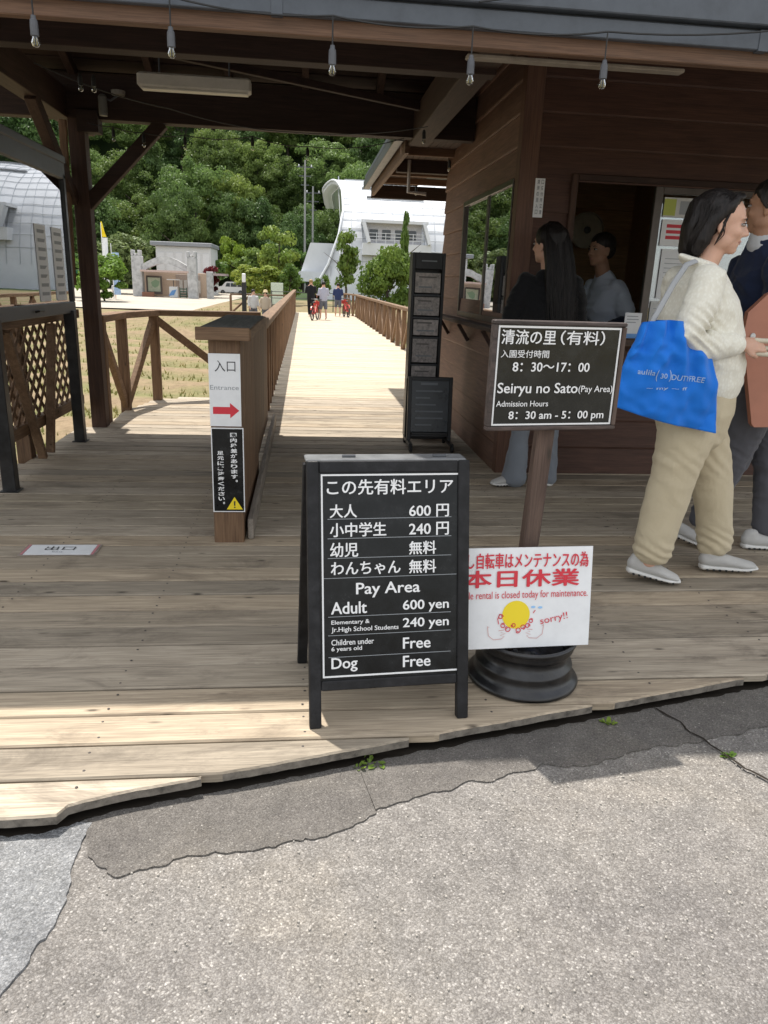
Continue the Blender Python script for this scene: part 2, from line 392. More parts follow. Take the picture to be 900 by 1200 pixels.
# main sheet with a gentle grid
gx = np.linspace(-14, 14, 57); gy = np.linspace(-8, 3.0, 23)
V = [(x, y, ZA) for y in gy for x in gx]; F = [(j * 57 + i, j * 57 + i + 1, (j + 1) * 57 + i + 1, (j + 1) * 57 + i) for j in range(22) for i in range(56)]
tag(mesh_obj('asphalt_road', V, F, ASPH), kind='structure')
low = [(-.52, 1.535), (-.45, 1.475), (-.42, 1.468), (-.34, 1.50), (-.25, 1.522), (-.11, 1.53), (.02, 1.565), (.12, 1.60), (.2, 1.665), (.30, 1.70), (.47, 1.755), (.60, 1.79), (.72, 1.825), (.84, 1.82), (1.05, 1.89), (1.16, 1.91), (1.3, 1.93), (1.6, 2.02), (2.5, 2.2), (5, 2.7)]
up = [(5, 2.99), (1.5, 2.40), (.5, 2.1), (-.1, 1.95), (-.40, 1.80), (-.56, 1.66)]
def band(name, A, B, z, m, th=.006, n=260):
    def rs_(P):
        L = [0]
        for a, b in zip(P, P[1:]): L.append(L[-1] + math.dist(a, b))
        out = []
        for i in range(n + 1):
            s = L[-1] * i / n; k = next((j for j in range(len(L) - 1) if s <= L[j + 1] + 1e-9), len(L) - 2); t = (s - L[k]) / max(L[k + 1] - L[k], 1e-9)
            out.append((P[k][0] + (P[k + 1][0] - P[k][0]) * t, P[k][1] + (P[k + 1][1] - P[k][1]) * t))
        return out
    A_, B_ = rs_(A), rs_(B); V = []
    for a, b in zip(A_, B_): V += [(a[0], a[1], z - th), (a[0], a[1], z), (b[0], b[1], z), (b[0], b[1], z - th)]
    F = [(4 * i + k, 4 * i + 4 + k, 4 * i + 5 + k, 4 * i + 1 + k) for i in range(n) for k in range(3)]
    return tag(mesh_obj(name, V, F, m), kind='structure')
band('asphalt_patch', jag(low, .016, 2, .008), up[::-1], ZA + .005, ASPH2, th=.006, n=700)
pale = [(-.545, 1.655), (-.55, 1.50), (-.53, 1.38), (-.56, 1.24), (-.60, 1.13), (-.64, .9), (-.72, .4), (-.80, -1.0)]
band('pale_concrete', jag(pale, .012, 8, .008), [(-.9, 1.68), (-3, 1.6), (-7, 1.3), (-7, -1)], ZA + .006, ASPH3, n=500)
# cracks: grooves filled with dark dirt
def crack(P, w, seed, name='crack'):
    Q = jag(P, .012, seed, .018); n = len(Q); V = []
    for i, (x, y) in enumerate(Q):
        a = Q[max(i - 1, 0)]; b = Q[min(i + 1, n - 1)]; L = math.dist(a, b) or 1
        nx_, ny_ = -(b[1] - a[1]) / L, (b[0] - a[0]) / L; ww = w * (.5 + .9 * abs(noise.noise((x * 30, y * 30, seed)))) * (.3 if i in (0, n - 1) else 1)
        V += [(x + nx_ * ww, y + ny_ * ww, ZA + .0085), (x - nx_ * ww, y - ny_ * ww, ZA + .0085)]
    F = [(2 * i, 2 * i + 1, 2 * i + 3, 2 * i + 2) for i in range(n - 1)]
    return tag(mesh_obj(name, V, F, CRACKM), kind='structure')
CRACKM = mat('crack_dirt', (.03, .025, .02), 1, .1)
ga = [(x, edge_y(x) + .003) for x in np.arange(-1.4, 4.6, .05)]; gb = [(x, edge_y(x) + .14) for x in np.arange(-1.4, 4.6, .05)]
band('gap_shade_strip', jag(ga, .010, 21, .008), gb, ZA + .0075, mat('gap_shade_strip', (.022, .018, .014), 1, .1), th=.004, n=900)  # near-black strip: paints the shade under the deck's front edge
crack([(1.20, 2.12), (1.24, 2.02), (1.27, 1.93), (1.30, 1.84), (1.33, 1.77), (1.385, 1.66), (1.5, 1.45), (1.7, 1.2)], .0055, 4)
# loose light chips pressed into the asphalt: real relief
mb = MB()
for i in range(900):
    y = rng.uniform(.6, 2.25); x = rng.uniform(-1.0, 1.8)
    if y > edge_y(x) - .02: continue
    r = rng.uniform(.0018, .0042) * (1.6 if rng.random() < .03 else 1); a = rng.uniform(0, 3.1)
    P = [(x + r * math.cos(a + k * 1.257) * rng.uniform(.7, 1.1), y + r * math.sin(a + k * 1.257) * rng.uniform(.7, 1.1)) for k in range(5)]
    mb.prism(P, ZA - .002, ZA + .0045 + r * .15, r * .3)
CH = mat('stone_chip', (.4, .38, .34), .8, .3); g = G(CH); g.col(g.ramp(g.n('TexWhiteNoise', Vector=g.vscale(g.pos(), (60, 60, 60))).outputs[0], [(0, (.20, .18, .155)), (.6, (.32, .295, .26)), (1, (.58, .56, .52))]))
tag(mb.build('stone_chips', CH), kind='stuff')
# plaza (car park) behind the field
m = mat('plaza_paving', (.5, .46, .4), .9, .2); g = G(m); p = g.pos(); g.col(g.ramp(g.noise(p, .35, 6, .65), [(.3, (.33, .295, .25)), (.6, (.42, .38, .32))]))
tag(mesh_obj('plaza', [(-45, 57, -1.06), (-4.5, 57, -1.06), (-5.5, 100, -1.02), (-7, 150, -.9 + 12 * 0), (-60, 150, -.9)], [(0, 1, 2, 3, 4)], m), kind='structure')

# ------------------------------------------------------------------ deck and bridge boards
PITCH = .1545; GAP = .013
deck = tag(thing('deck', (0, 0, 0), None, None), kind='structure'); del deck['kind']; deck['kind'] = 'structure'
mb = MB()
for x in np.arange(-2.4, 4.6, .6):
    y0 = edge_y(x) + .09; mb.box(x - .03, x + .03, y0, 8.5 if x > -1 else (6.5 if x > -2 else 5), -.16, -.041)
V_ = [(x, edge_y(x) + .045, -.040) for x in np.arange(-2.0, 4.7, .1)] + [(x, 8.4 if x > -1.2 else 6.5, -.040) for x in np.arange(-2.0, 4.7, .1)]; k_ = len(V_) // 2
mb.add(V_, [(i, i + 1, i + 1 + k_, i + k_) for i in range(k_ - 1)])  # near-black sheet over the joists paints the shade in the plank gaps
jo = mb.build('joist_and_gap_shade', mat('joist_gap_shade_black', (.010, .008, .007), .95, .05), deck); tag(jo, kind='stuff')
def left_x(y):
    if y < 5.3: return -2.7
    if y < 6.72: return -1.97
    if y < 7.6: return -1.77
    if y < 8.39: return -1.77 + .17 * (y - 7.6) / .79
    if y < 8.62: return -1.6 + .55 * (y - 8.39) / .23
    return -.50
ENDM = rough_paint('weathered_cut_end', (.17, .15, .125), .9, .35, bump=.6, sc=30)
def plank(parent, x0, x1, y0, y1, front=False, m=DECK):
    z1 = rng.uniform(-.0022, .0016); th = .029
    if front:
        N = 420; X = [x0 + (x1 - x0) * i / N for i in range(N + 1)]
        lo = [];
        for x in X:
            e = edge_y(x) + .004 * noise.noise((x * 7, 3, 1)) + .003 * noise.noise((x * 31, 3, 1)); lo.append((x, max(y0, e)))
        P = [(x, y) for x, y in lo if y < y1 - .004]
        if len(P) < 2: return
        P = P + [(P[-1][0] + .001, y1), (P[0][0] - .001, y1)]
        # several strips so the outline stays clean
        mb = MB(); n = len(P) - 2; c = .003
        V = []
        for (x, y) in P[:n]:
            V += [(x, y, z1 - th), (x, y, z1 - c * 2), (x, y + c * 1.5, z1), (x, y1 - c, z1), (x, y1, z1 - c), (x, y1, z1 - th)]
        F = [(6 * i + k, 6 * (i + 1) + k, 6 * (i + 1) + k + 1, 6 * i + k + 1) for i in range(n - 1) for k in range(5)]
        F += [tuple(range(5, -1, -1)), tuple(6 * (n - 1) + k for k in range(6))]
        mb.add(V, F); o = mb.build('plank', m, parent); o.data.materials.append(ENDM)
        for q, pl in enumerate(o.data.polygons):
            if q < (n - 1) * 5 and q % 5 == 0 and lo[min(q // 5, len(lo) - 1)][1] > y0 + .001: pl.material_index = 1
        return o
    c = .003
    mb = MB(); sec = [(y0, -th), (y0, -c), (y0 + c, 0), (y1 - c, 0), (y1, -c), (y1, -th)]
    N = 2 if (x1 - x0) > 3 else 1; V = []
    for i in range(N + 1):
        x = x0 + (x1 - x0) * i / N; dz = z1
        V += [(x, y, z + dz) for y, z in sec]
    F = [(6 * i + k, 6 * (i + 1) + k, 6 * (i + 1) + (k + 1) % 6, 6 * i + (k + 1) % 6) for i in range(N) for k in range(6)]
    F += [tuple(range(5, -1, -1)), tuple(6 * N + k for k in range(6))]
    return mb.add(V, F).build('plank', m, parent)
NAILS = MB()
y = 1.10 + .02
Y_START = 3.152 - PITCH * 13
for i in range(60):
    y0 = Y_START + i * PITCH; y1 = y0 + PITCH - (GAP if i > 3 else .009); ym = (y0 + y1) / 2
    if y0 > 8.60: break
    lx = left_x(ym) + rng.uniform(-.012, .012); rx = 4.8 if ym < 5.25 else (1.40 if ym < 7.92 else 2.22)
    plank(deck, lx, rx, y0, y1, front=(y0 < 3.0))
    for xn in np.arange(-1.8, 4.6, .6):
        for yy in (y0 + .03, y1 - .03):
            if lx + .03 < xn < rx - .03 and yy > edge_y(xn) + .03 and y0 < 5: NAILS.lathe([(0, .0022), (.0035, .0022), (.0045, .001)], (xn + rng.uniform(-.006, .006), yy, 0), 6)
tag(NAILS.build('nail', rough_paint('nail_head', (.06, .05, .045), .5), deck), kind='stuff')
bridge = tag(thing('bridge_deck', (0, 0, 0), None, None), kind='structure')
k = 0
while True:
    y0 = Y_START + i * PITCH
    if y0 > 33.2: break
    plank(bridge, -.47 + rng.uniform(-.01, .01), 2.16 + rng.uniform(-.01, .01), y0, y0 + PITCH - GAP, m=BRIDGE); i += 1
tag(MB().box(-.40, -.30, 8.6, 33, -.45, -.04).box(2.0, 2.1, 8.6, 33, -.45, -.04).box(.7, .9, 8.6, 33, -.4, -.04).build('bridge_girder', BEAMY, bridge), kind='stuff')

# ------------------------------------------------------------------ pavilion: posts, beams, roof
pav = thing('timber_pavilion', (-1.82, 6.75, 0), 'open dark brown timber pavilion roof over the deck with grey metal eave', 'pavilion')
def tb(name, a, b, w, h, m, parent=pav, **k): return MB().beam(a, b, w, h, **k).build(name, m, parent)
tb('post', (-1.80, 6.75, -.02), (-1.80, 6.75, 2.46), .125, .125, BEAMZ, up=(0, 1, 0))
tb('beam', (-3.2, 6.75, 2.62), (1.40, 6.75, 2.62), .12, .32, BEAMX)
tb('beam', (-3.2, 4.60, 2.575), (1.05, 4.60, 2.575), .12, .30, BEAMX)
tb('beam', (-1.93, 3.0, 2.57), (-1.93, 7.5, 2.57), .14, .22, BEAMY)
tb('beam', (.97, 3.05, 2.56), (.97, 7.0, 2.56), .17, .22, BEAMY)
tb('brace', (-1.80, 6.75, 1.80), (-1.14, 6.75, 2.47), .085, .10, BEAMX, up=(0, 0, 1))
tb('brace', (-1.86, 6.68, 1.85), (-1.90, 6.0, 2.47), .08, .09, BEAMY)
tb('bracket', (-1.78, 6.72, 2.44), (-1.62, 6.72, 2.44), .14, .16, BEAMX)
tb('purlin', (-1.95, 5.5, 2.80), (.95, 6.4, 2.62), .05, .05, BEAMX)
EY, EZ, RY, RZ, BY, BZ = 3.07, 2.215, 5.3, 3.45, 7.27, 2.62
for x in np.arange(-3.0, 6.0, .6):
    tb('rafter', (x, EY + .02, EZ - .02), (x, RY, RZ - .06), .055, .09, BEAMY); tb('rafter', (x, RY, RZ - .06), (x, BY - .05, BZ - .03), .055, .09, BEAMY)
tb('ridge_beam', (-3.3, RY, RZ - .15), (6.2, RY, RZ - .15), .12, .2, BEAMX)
def roofboards(y0, z0, y1, z1, n):
    for i in range(n):
        a, b = i / n, (i + 1) / n - .006
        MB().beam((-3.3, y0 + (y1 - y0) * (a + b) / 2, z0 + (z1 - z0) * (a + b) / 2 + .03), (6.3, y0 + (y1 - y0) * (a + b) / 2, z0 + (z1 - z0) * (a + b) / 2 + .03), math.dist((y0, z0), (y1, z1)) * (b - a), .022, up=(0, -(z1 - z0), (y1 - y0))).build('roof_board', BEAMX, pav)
roofboards(EY, EZ, RY, RZ, 16); roofboards(RY, RZ, BY, BZ, 14)
mb = MB()
for (y0, z0, y1, z1) in ((EY - .05, EZ + .035, RY, RZ + .06), (RY, RZ + .06, BY + .05, BZ + .04)):
    V = []; n = 160
    for i in range(n + 1):
        x = -3.4 + 9.8 * i / n; r = .018 if i % 4 == 0 else 0
        V += [(x, y0, z0 + .012 + r), (x, y1, z1 + .012 + r), (x, y0, z0 - .004), (x, y1, z1 - .004)]
    F = [(4 * i, 4 * i + 4, 4 * i + 5, 4 * i + 1) for i in range(n)] + [(4 * i + 2, 4 * i + 3, 4 * i + 7, 4 * i + 6) for i in range(n)] + [(4 * i, 4 * i + 2, 4 * i + 6, 4 * i + 4) for i in range(n)]
    mb.add(V, F)
mb.build('roof_sheet', GREYM, pav)
tb('eave_board', (-3.35, EY - .02, 2.17), (6.3, EY - .02, 2.17), .045, .075, FASCIA)
tb('eave_soffit', (-3.35, EY + .055, 2.18), (6.3, EY + .055, 2.18), .10, .03, FASCIA)
# metal fascia in two steps with a dark joint
MB().box(-3.4, 6.35, EY - .075, EY - .045, 2.185, 2.248, .003).build('metal_fascia', GREYM, pav)
MB().box(-3.4, 6.35, EY - .10, EY - .045, 2.258, 2.47, .004).build('metal_fascia', GREYM, pav)
for x in (-1.9, -.1, 1.7, 3.5): MB().box(x - .02, x + .02, EY - .079, EY - .045, 2.180, 2.250, .001).build('fascia_joint', GREYM, pav)
MB().box(.62, 1.50, EY + .12, EY + .17, 2.145, 2.16, .003).build('light_trim', rough_paint('pale_trim', (.30, .26, .21), .5), pav)
# unseen board added on the eave, sized to throw a shadow on the road
MB().box(.02, 3.4, EY - .02, EY + .02, 2.5, 3.42, .004).build('eave_shadow_board', BLACKW, pav)
MB().box(-3.32, -3.28, EY, BY, 2.2, 2.62, 0).build('barge_board', BEAMY, pav) if False else None
tb('barge_board', (-3.3, EY, EZ), (-3.3, RY, RZ), .03, .2, BEAMY); tb('barge_board', (-3.3, RY, RZ), (-3.3, BY, BZ), .03, .2, BEAMY)
tb('eave_board', (-3.35, BY, BZ - .02), (.9, BY, BZ - .02), .04, .12, BEAMX)
# fluorescent fitting under the roof
fx = thing('ceiling_light', (-.85, 5.6, 2.5), 'long pale boxy light fitting hanging unlit under the pavilion roof', 'light fitting')
MB().box(-1.09, -.36, 5.55, 5.67, 2.475, 2.56, .012).build('housing', rough_paint('aged_white_enamel', (.55, .52, .46), .5, .08), fx)
MB().box(-1.07, -.38, 5.57, 5.65, 2.465, 2.475, .003).build('diffuser', rough_paint('milky_plastic', (.6, .58, .52), .4, .05), fx)
for x in (-.95, -.5): MB().tube([(x, 5.6, 2.55), (x, 5.6, 3.25)], .006).build('hanger', DGREY, fx)
sp = thing('spotlight', (-1.55, 6.62, 2.5), 'small grey spotlight clamped where the left post meets the beams', 'spotlight')
MB().lathe([(0, 0), (.03, 0), (.034, .02), (.034, .13), (.02, .15), (0, .15)], (-1.56, 6.60, 2.47), 14).build('lamp_body', rough_paint('dull_grey', (.16, .16, .15), .5), sp)
MB().lathe([(0, 0), (.05, .0), (.055, .03), (0, .035)], (-1.44, 6.60, 2.62), 16).build('mount', rough_paint('dull_cream', (.25, .23, .2), .5), sp)
MB().tube([(-1.44, 6.6, 2.62), (-1.5, 6.6, 2.58), (-1.56, 6.6, 2.60)], .008).build('arm', DGREY, sp)

# ------------------------------------------------------------------ string lights
CLEAR = glassy('bulb_glass', .6, base=.02); SOCKG = rough_paint('grey_socket', (.085, .088, .098), .5); SOCKB = rough_paint('black_socket', (.015, .015, .015), .5)
def bulb(x, y, zt, drop, label, sock=SOCKB, grp='bulbs of the string lights'):
    o = thing('hanging_bulb', (x, y, zt), label, 'light bulb', grp); lz = zt - drop; K_ = .8
    MB().tube([(x, y, zt), (x, y, lz + .055)], .0028, 6).build('wire', SOCKB, o)
    MB().lathe([(0, .062), (.008, .06), (.009, .05), (.0125, .045), (.0135, .03), (.0135, 0), (.010, -.002), (0, -.002)], (x, y, lz), 12).build('socket', sock, o)
    MB().lathe([(.009, 0), (.010, -.006), (.0135, -.014), (.014, -.022), (.010, -.031), (.004, -.034), (0, -.035)], (x, y, lz), 14).build('globe', CLEAR, o, smooth=True)
    MB().tube([(x - .004, y, lz - .005), (x - .005, y, lz - .028), (x + .005, y, lz - .028), (x + .004, y, lz - .005)], .0012, 4).build('filament', rough_paint('brass_wire', (.4, .3, .12), .3, metal=.6), o)
def wire(P, label, sag=.05, r=.0035, name='light_string'):
    pts = []
    for a, b in zip(P, P[1:]):
        for i in range(10):
            t = i / 10; q = Vector(a).lerp(Vector(b), t); q.z -= sag * 4 * t * (1 - t) * math.dist(a, b); pts.append(q)
    pts.append(Vector(P[-1])); return tag(MB().tube(pts, r, 5).build(name, SOCKB, origin=tuple(pts[0])), label, 'cable')
fy = EY - .13
front = [(-.90, 2.20), (-.455, 2.195), (.093, 2.175), (.585, 2.175), (1.075, 2.19)]
wire([(-1.6, fy, 2.30)] + [(x, fy, z) for x, z in front] + [(2.2, fy, 2.34)], 'black cable of the string lights along the front eave', .035)
wire([(.60, fy, 2.25), (.80, fy + .02, 2.29), (.76, fy + .03, 2.40)], 'loose black cable end looped over the grey eave', .0)
lbl = ['unlit bulb in grey socket at the far left end of the front eave', 'unlit bulb in grey socket on the front eave above the left railing', 'unlit bulb in grey socket on the front eave above the bridge',
       'unlit bulb in grey socket on the front eave before the long roof beam', 'unlit bulb in grey socket on the front eave above the ticket window']
for (x, z), l in zip(front, lbl): bulb(x, fy, z, .150, l, SOCKG, 'bulbs along the front eave')
for (x, z) in front: MB().box(x - .022, x + .022, fy - .012, fy + .012, z - .004, z + .006, .003).build('clip', SOCKG, [o for o in COL.objects if o.name.startswith('hanging_bulb')][-1]) if False else None
rear = [(-1.50, 6.62, 2.40), (-1.27, 6.62, 2.37), (-.95, 6.62, 2.37), (-.42, 6.62, 2.39), (0.02, 6.62, 2.34)]
wire([(-1.75, 6.66, 2.44)] + rear + [(.80, 6.62, 2.44)], 'black cable of the string lights along the rear beam', .05)
lb = ['black socket bulb hanging right beside the left post', 'clear bulb hanging before the slanting brace', 'clear bulb hanging in front of the forest just right of the brace', 'black socket bulb hanging in the middle of the rear beam', 'black socket bulb hanging nearest the white curved building']
for (x, y, z), l in zip(rear, lb): bulb(x, y, z, .07, l, SOCKB, 'bulbs along the rear beam')
wire([(-1.55, 5.0, 2.44), (-.9, 5.6, 2.36), (-.1, 6.0, 2.33), (.9, 6.0, 2.42)], 'thin cable sagging across the dark ceiling', .03)
for x, y, z, l in ((-1.30, 5.0, 2.40, 'left clear bulb of the pair near the spotlight'), (-1.25, 5.1, 2.42, 'right clear bulb of the pair near the spotlight'), (.86, 5.9, 2.38, 'clear bulb hanging beside the long roof beam'), (1.14, 8.2, 2.28, 'clear bulb hanging under the far kiosk eave'), (1.24, 6.9, 2.34, 'small clear bulb against the kiosk side wall top')):
    bulb(x, y, z, .06, l, SOCKB, 'bulbs under the pavilion ceiling')

# ------------------------------------------------------------------ ticket kiosk
kx, ky = 1.42, 5.20
kio = thing('ticket_kiosk', (kx, ky, 0), 'brown timber ticket kiosk with clapboard walls and sliding windows', 'kiosk')
BH = .20
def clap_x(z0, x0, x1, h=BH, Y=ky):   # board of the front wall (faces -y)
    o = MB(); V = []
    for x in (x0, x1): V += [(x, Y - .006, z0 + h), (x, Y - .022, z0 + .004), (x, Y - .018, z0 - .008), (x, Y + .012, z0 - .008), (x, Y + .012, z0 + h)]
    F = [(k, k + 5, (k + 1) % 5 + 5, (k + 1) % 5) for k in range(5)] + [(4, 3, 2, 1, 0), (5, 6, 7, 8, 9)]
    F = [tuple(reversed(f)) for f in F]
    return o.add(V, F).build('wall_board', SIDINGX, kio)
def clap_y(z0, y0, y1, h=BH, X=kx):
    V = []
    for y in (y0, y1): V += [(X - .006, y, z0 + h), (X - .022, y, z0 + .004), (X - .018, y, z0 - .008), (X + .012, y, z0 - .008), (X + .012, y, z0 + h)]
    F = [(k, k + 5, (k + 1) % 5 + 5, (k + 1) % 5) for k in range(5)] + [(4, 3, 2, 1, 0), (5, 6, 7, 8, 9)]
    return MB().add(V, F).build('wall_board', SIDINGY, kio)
WX0, WX1, WZ0, WZ1 = 1.80, 3.22, 1.00, 2.00
SY0, SY1, SZ0, SZ1 = 5.30, 6.92, 1.08, 1.98
for i in range(15):
    z = .0 + i * BH
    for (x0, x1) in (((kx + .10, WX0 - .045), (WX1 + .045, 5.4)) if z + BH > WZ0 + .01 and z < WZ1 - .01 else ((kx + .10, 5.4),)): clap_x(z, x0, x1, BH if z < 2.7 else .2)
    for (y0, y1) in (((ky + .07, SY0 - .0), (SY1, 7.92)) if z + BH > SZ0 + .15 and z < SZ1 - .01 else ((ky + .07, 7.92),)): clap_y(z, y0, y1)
MB().box(kx - .024, kx + .10, ky - .026, ky + .07, -.01, 3.0, .004).build('corner_post', wood('corner_wood', (.15, .078, .05), (.10, .05, .034), 2, .55, .1, knots=False), kio)
# inner shell
MB().box(kx + .02, 5.4, 7.88, 7.94, -.02, 2.9).build('rear_wall', INNER, kio)
MB().box(kx + .03, 5.4, ky + .03, 7.9, -.04, -.01).build('floor', INNER, kio)
MB().box(kx + .03, 5.4, ky + .03, 7.9, 2.55, 2.6).build('ceiling', INNER, kio)
MB().box(3.35, 3.40, ky + .03, 7.9, 0, 2.55).build('partition', INNER, kio)
for z in np.arange(.3, 2.5, .18): MB().box(kx + .03, 3.35, 7.862, 7.879, z + .004, z + .176, .003).build('lining_board', INNER, kio)
# front window: frame, sliding panel with glass, counter
FR = BEAMX
MB().box(WX0 - .045, WX0, ky - .04, ky + .06, WZ0, WZ1 + .04, .004).build('window_frame', BEAMZ, kio)
MB().box(WX1, WX1 + .045, ky - .04, ky + .06, WZ0, WZ1 + .04, .004).build('window_frame', BEAMZ, kio)
MB().box(WX0, WX1, ky - .04, ky + .06, WZ1, WZ1 + .04, .004).build('window_frame', BEAMX, kio)
ALU = rough_paint('bronze_aluminium', (.085, .07, .06), .35, metal=.4)
for x0, x1 in ((2.36, 2.415), (3.16, 3.21)): MB().box(x0, x1, ky, ky + .035, WZ0 + .02, WZ1 - .005, .003).build('sash', ALU, kio)
MB().box(2.415, 3.16, ky + .002, ky + .033, WZ1 - .05, WZ1 - .006, .003).build('sash', ALU, kio)
MB().box(2.415, 3.16, ky + .014, ky + .02, WZ0 + .02, WZ1 - .05).build('glass', GLASS, kio)
MB().box(WX0 - .06, WX1 + .06, ky - .20, ky + .32, WZ0 - .055, WZ0, .006).build('counter', wood('counter_wood', (.10, .06, .04), (.06, .035, .025), 0, .5, .1, knots=False), kio)
for x in (1.84, 3.0): MB().prism([(x, ky - .17), (x + .03, ky - .17), (x + .03, ky - .02), (x, ky - .02)], WZ0 - .12, WZ0 - .056).build('bracket', FR, kio)
# side window
for y0, y1 in ((SY0 - .01, SY0 + .012), (SY1 - .03, SY1 + .01)): MB().box(kx - .028, kx + .012, y0, y1, SZ0 - .03, SZ1 + .03, .003).build('window_frame', ALU, kio)
MB().box(kx - .028, kx + .012, SY0 + .012, SY1 - .03, SZ1 - .01, SZ1 + .03, .003).build('window_frame', ALU, kio)
MB().box(kx - .028, kx + .012, SY0 + .012, SY1 - .03, SZ0 - .03, SZ0 + .01, .003).build('window_frame', ALU, kio)
MB().box(kx - .02, kx + .004, 6.00, 6.06, SZ0 + .01, SZ1 - .01, .003).build('mullion', ALU, kio)
MB().box(kx - .012, kx - .007, SY0 + .012, 6.0, SZ0 + .01, SZ1 - .01).build('glass', GLASS, kio)
MB().box(kx - .006, kx - .001, 6.06, SY1 - .03, SZ0 + .01, SZ1 - .01).build('glass', GLASS, kio)
MB().box(kx - .13, kx - .022, SY0 - .08, SY1 + .75, 1.0, 1.032, .005).build('ledge', BEAMY, kio)
for y in (5.5, 6.4, 7.3): MB().beam((kx - .025, y, .86), (kx - .115, y, .995), .03, .03, up=(0, 1, 0)).build('bracket', BEAMY, kio)
# things on the counter and behind the glass
def sheet(name, x0, x1, z0, z1, y, label, cat, m=PAPER, rz=0):
    o = thing(name, ((x0 + x1) / 2, y, z0), label, cat); w = (x1 - x0) / 2
    MB().box(-w, w, -.0015, .0015, 0, z1 - z0).build('paper', m, o, local=True); return o, w, z1 - z0
def lines(o, w, h, n, m=INKG, x0=.12, x1=.85, t=.004, z0=.1, z1=.85):
    for i in range(n):
        z = h * (z0 + (z1 - z0) * (i + .5) / n); e = rng.uniform(x1 - .25, x1)
        flat(strip(-w + 2 * w * x0, z, -w + 2 * w * e, z + t), m, o, y=-.0025, name='print')
o, w, h = sheet('notice_sheet', 2.435, 2.72, 1.62, 1.79, ky + .006, 'wide white notice with red print taped inside the ticket window', 'notice', WHITE); lines(o, w, h, 3, INKR, t=.022, z0=.15, z1=.8)
o, w, h = sheet('notice_sheet', 2.43, 3.00, 1.805, 1.93, ky + .006, 'strip of pale notice with yellow green picture at window top', 'notice', PAPER); flat(strip(-w, .01, -w * .7, h - .01), mat('lime_print', (.45, .5, .1)), o, -.0025); flat(strip(-w * .6, .02, -w * .1, h - .02), INKG, o, -.0025)
o, w, h = sheet('notice_sheet', 2.46, 2.70, 1.27, 1.60, ky + .006, 'tall white notice with grey lines beside the woman in cream', 'notice', WHITE); lines(o, w, h, 8)
o, w, h = sheet('notice_sheet', 2.43, 2.62, 1.02, 1.25, ky + .006, 'lowest white notice taped inside the ticket window', 'notice', PAPER); lines(o, w, h, 5)
o, w, h = sheet('price_card', 2.20, 2.32, 1.0, 1.17, ky - .12, 'small white stand card on the ticket counter', 'card', WHITE); lines(o, w, h, 3, z0=.55, z1=.9, t=.006); flat(strip(-w, 0, w, .03), INKB, o, -.0025)
o, w, h = sheet('vertical_name_plate', 1.51, 1.575, 1.76, 2.0, ky - .027, 'narrow white vertical plate on the kiosk wall left of the ticket window', 'plate', WHITE)
for i in range(6):
    for c in (-.5, .35): text('清流の里入口受付所案内'[(i + (5 if c > 0 else 0)) % 10], INKG, o, c * w - .008 + .004, c * w + .014, h - .035 - i * .037, h - .008 - i * .037, bold=.03, name='print')
clk = thing('round_fan', (2.70, 7.0, 1.85), 'round pale fan hanging on the back of the ticket office', 'fan')
MB().lathe([(0, -.02), (.15, -.015), (.165, 0), (.15, .02), (0, .03)], (2.78, 7.6, 1.88), 30, 'y').build('grille', rough_paint('cream_plastic', (.42, .38, .30), .5), clk)
MB().lathe([(.16, -.03), (.172, -.02), (.172, .02), (.16, .03), (.15, 0), (.16, -.03)], (2.78, 7.6, 1.88), 30, 'y').build('rim', rough_paint('cream_rim', (.5, .46, .38), .5), clk)
MB().lathe([(0, -.05), (.03, -.045), (.035, -.02)], (2.78, 7.6, 1.88), 16, 'y').build('hub', DGREY, clk)
MB().beam((2.78, 7.64, 1.88), (2.78, 7.86, 1.88), .04, .04).build('bracket', DGREY, clk)
for i, (x, c, h) in enumerate(((1.95, (.02, .02, .02), .12), (2.36, (.03, .03, .035), .09))):
    o = thing('counter_box', (x, ky + .12, 1.0), ['black box on the ticket counter behind the long haired woman', 'low black tray on the ticket counter beside the white card'][i], 'box')
    MB().box(x - .06, x + .06, ky + .05, ky + .2, 1.0, 1.0 + h, .008).build('case', rough_paint('black_plastic', c, .4), o); MB().box(x - .045, x + .045, ky + .045, ky + .051, 1.02, 1.0 + h * .7, .001).build('front_panel', DGREY, o)
btl = thing('bottle', (1.5, 6.6, 1.08), 'dark bottle standing behind the side window of the kiosk', 'bottle')
MB().lathe([(0, 0), (.035, 0), (.037, .01), (.037, .16), (.015, .2), (.013, .24), (0, .24)], (1.49, 6.55, 1.09), 14).build('bottle_body', BLACKS, btl); MB().lathe([(.014, 0), (.016, .0), (.016, .025), (0, .026)], (1.49, 6.55, 1.325), 12).build('cap', INKR, btl)
MB().box(1.46, 1.62, 5.33, 6.9, 1.05, 1.08, .003).build('inner_sill', INNER, kio)
o = thing('window_curtain', (1.50, 6.5, 1.1), 'pale curtain hanging inside the left pane of the side window', 'curtain')
V = []; n = 60
for i in range(n + 1):
    y = 6.12 + .76 * i / n; x = 1.435 + .010 * math.sin(i * .9) + .005 * math.sin(i * 2.3); V += [(x, y, 1.12), (x + .003, y, 1.95)]
mesh_obj('cloth', V, [(2 * i, 2 * i + 2, 2 * i + 3, 2 * i + 1) for i in range(n)], fabric('curtain_cloth', (.5, .5, .46)), o, smooth=True)
MB().tube([(1.437, 6.08, 1.955), (1.437, 6.9, 1.955)], .008).build('rod', ALU, o)
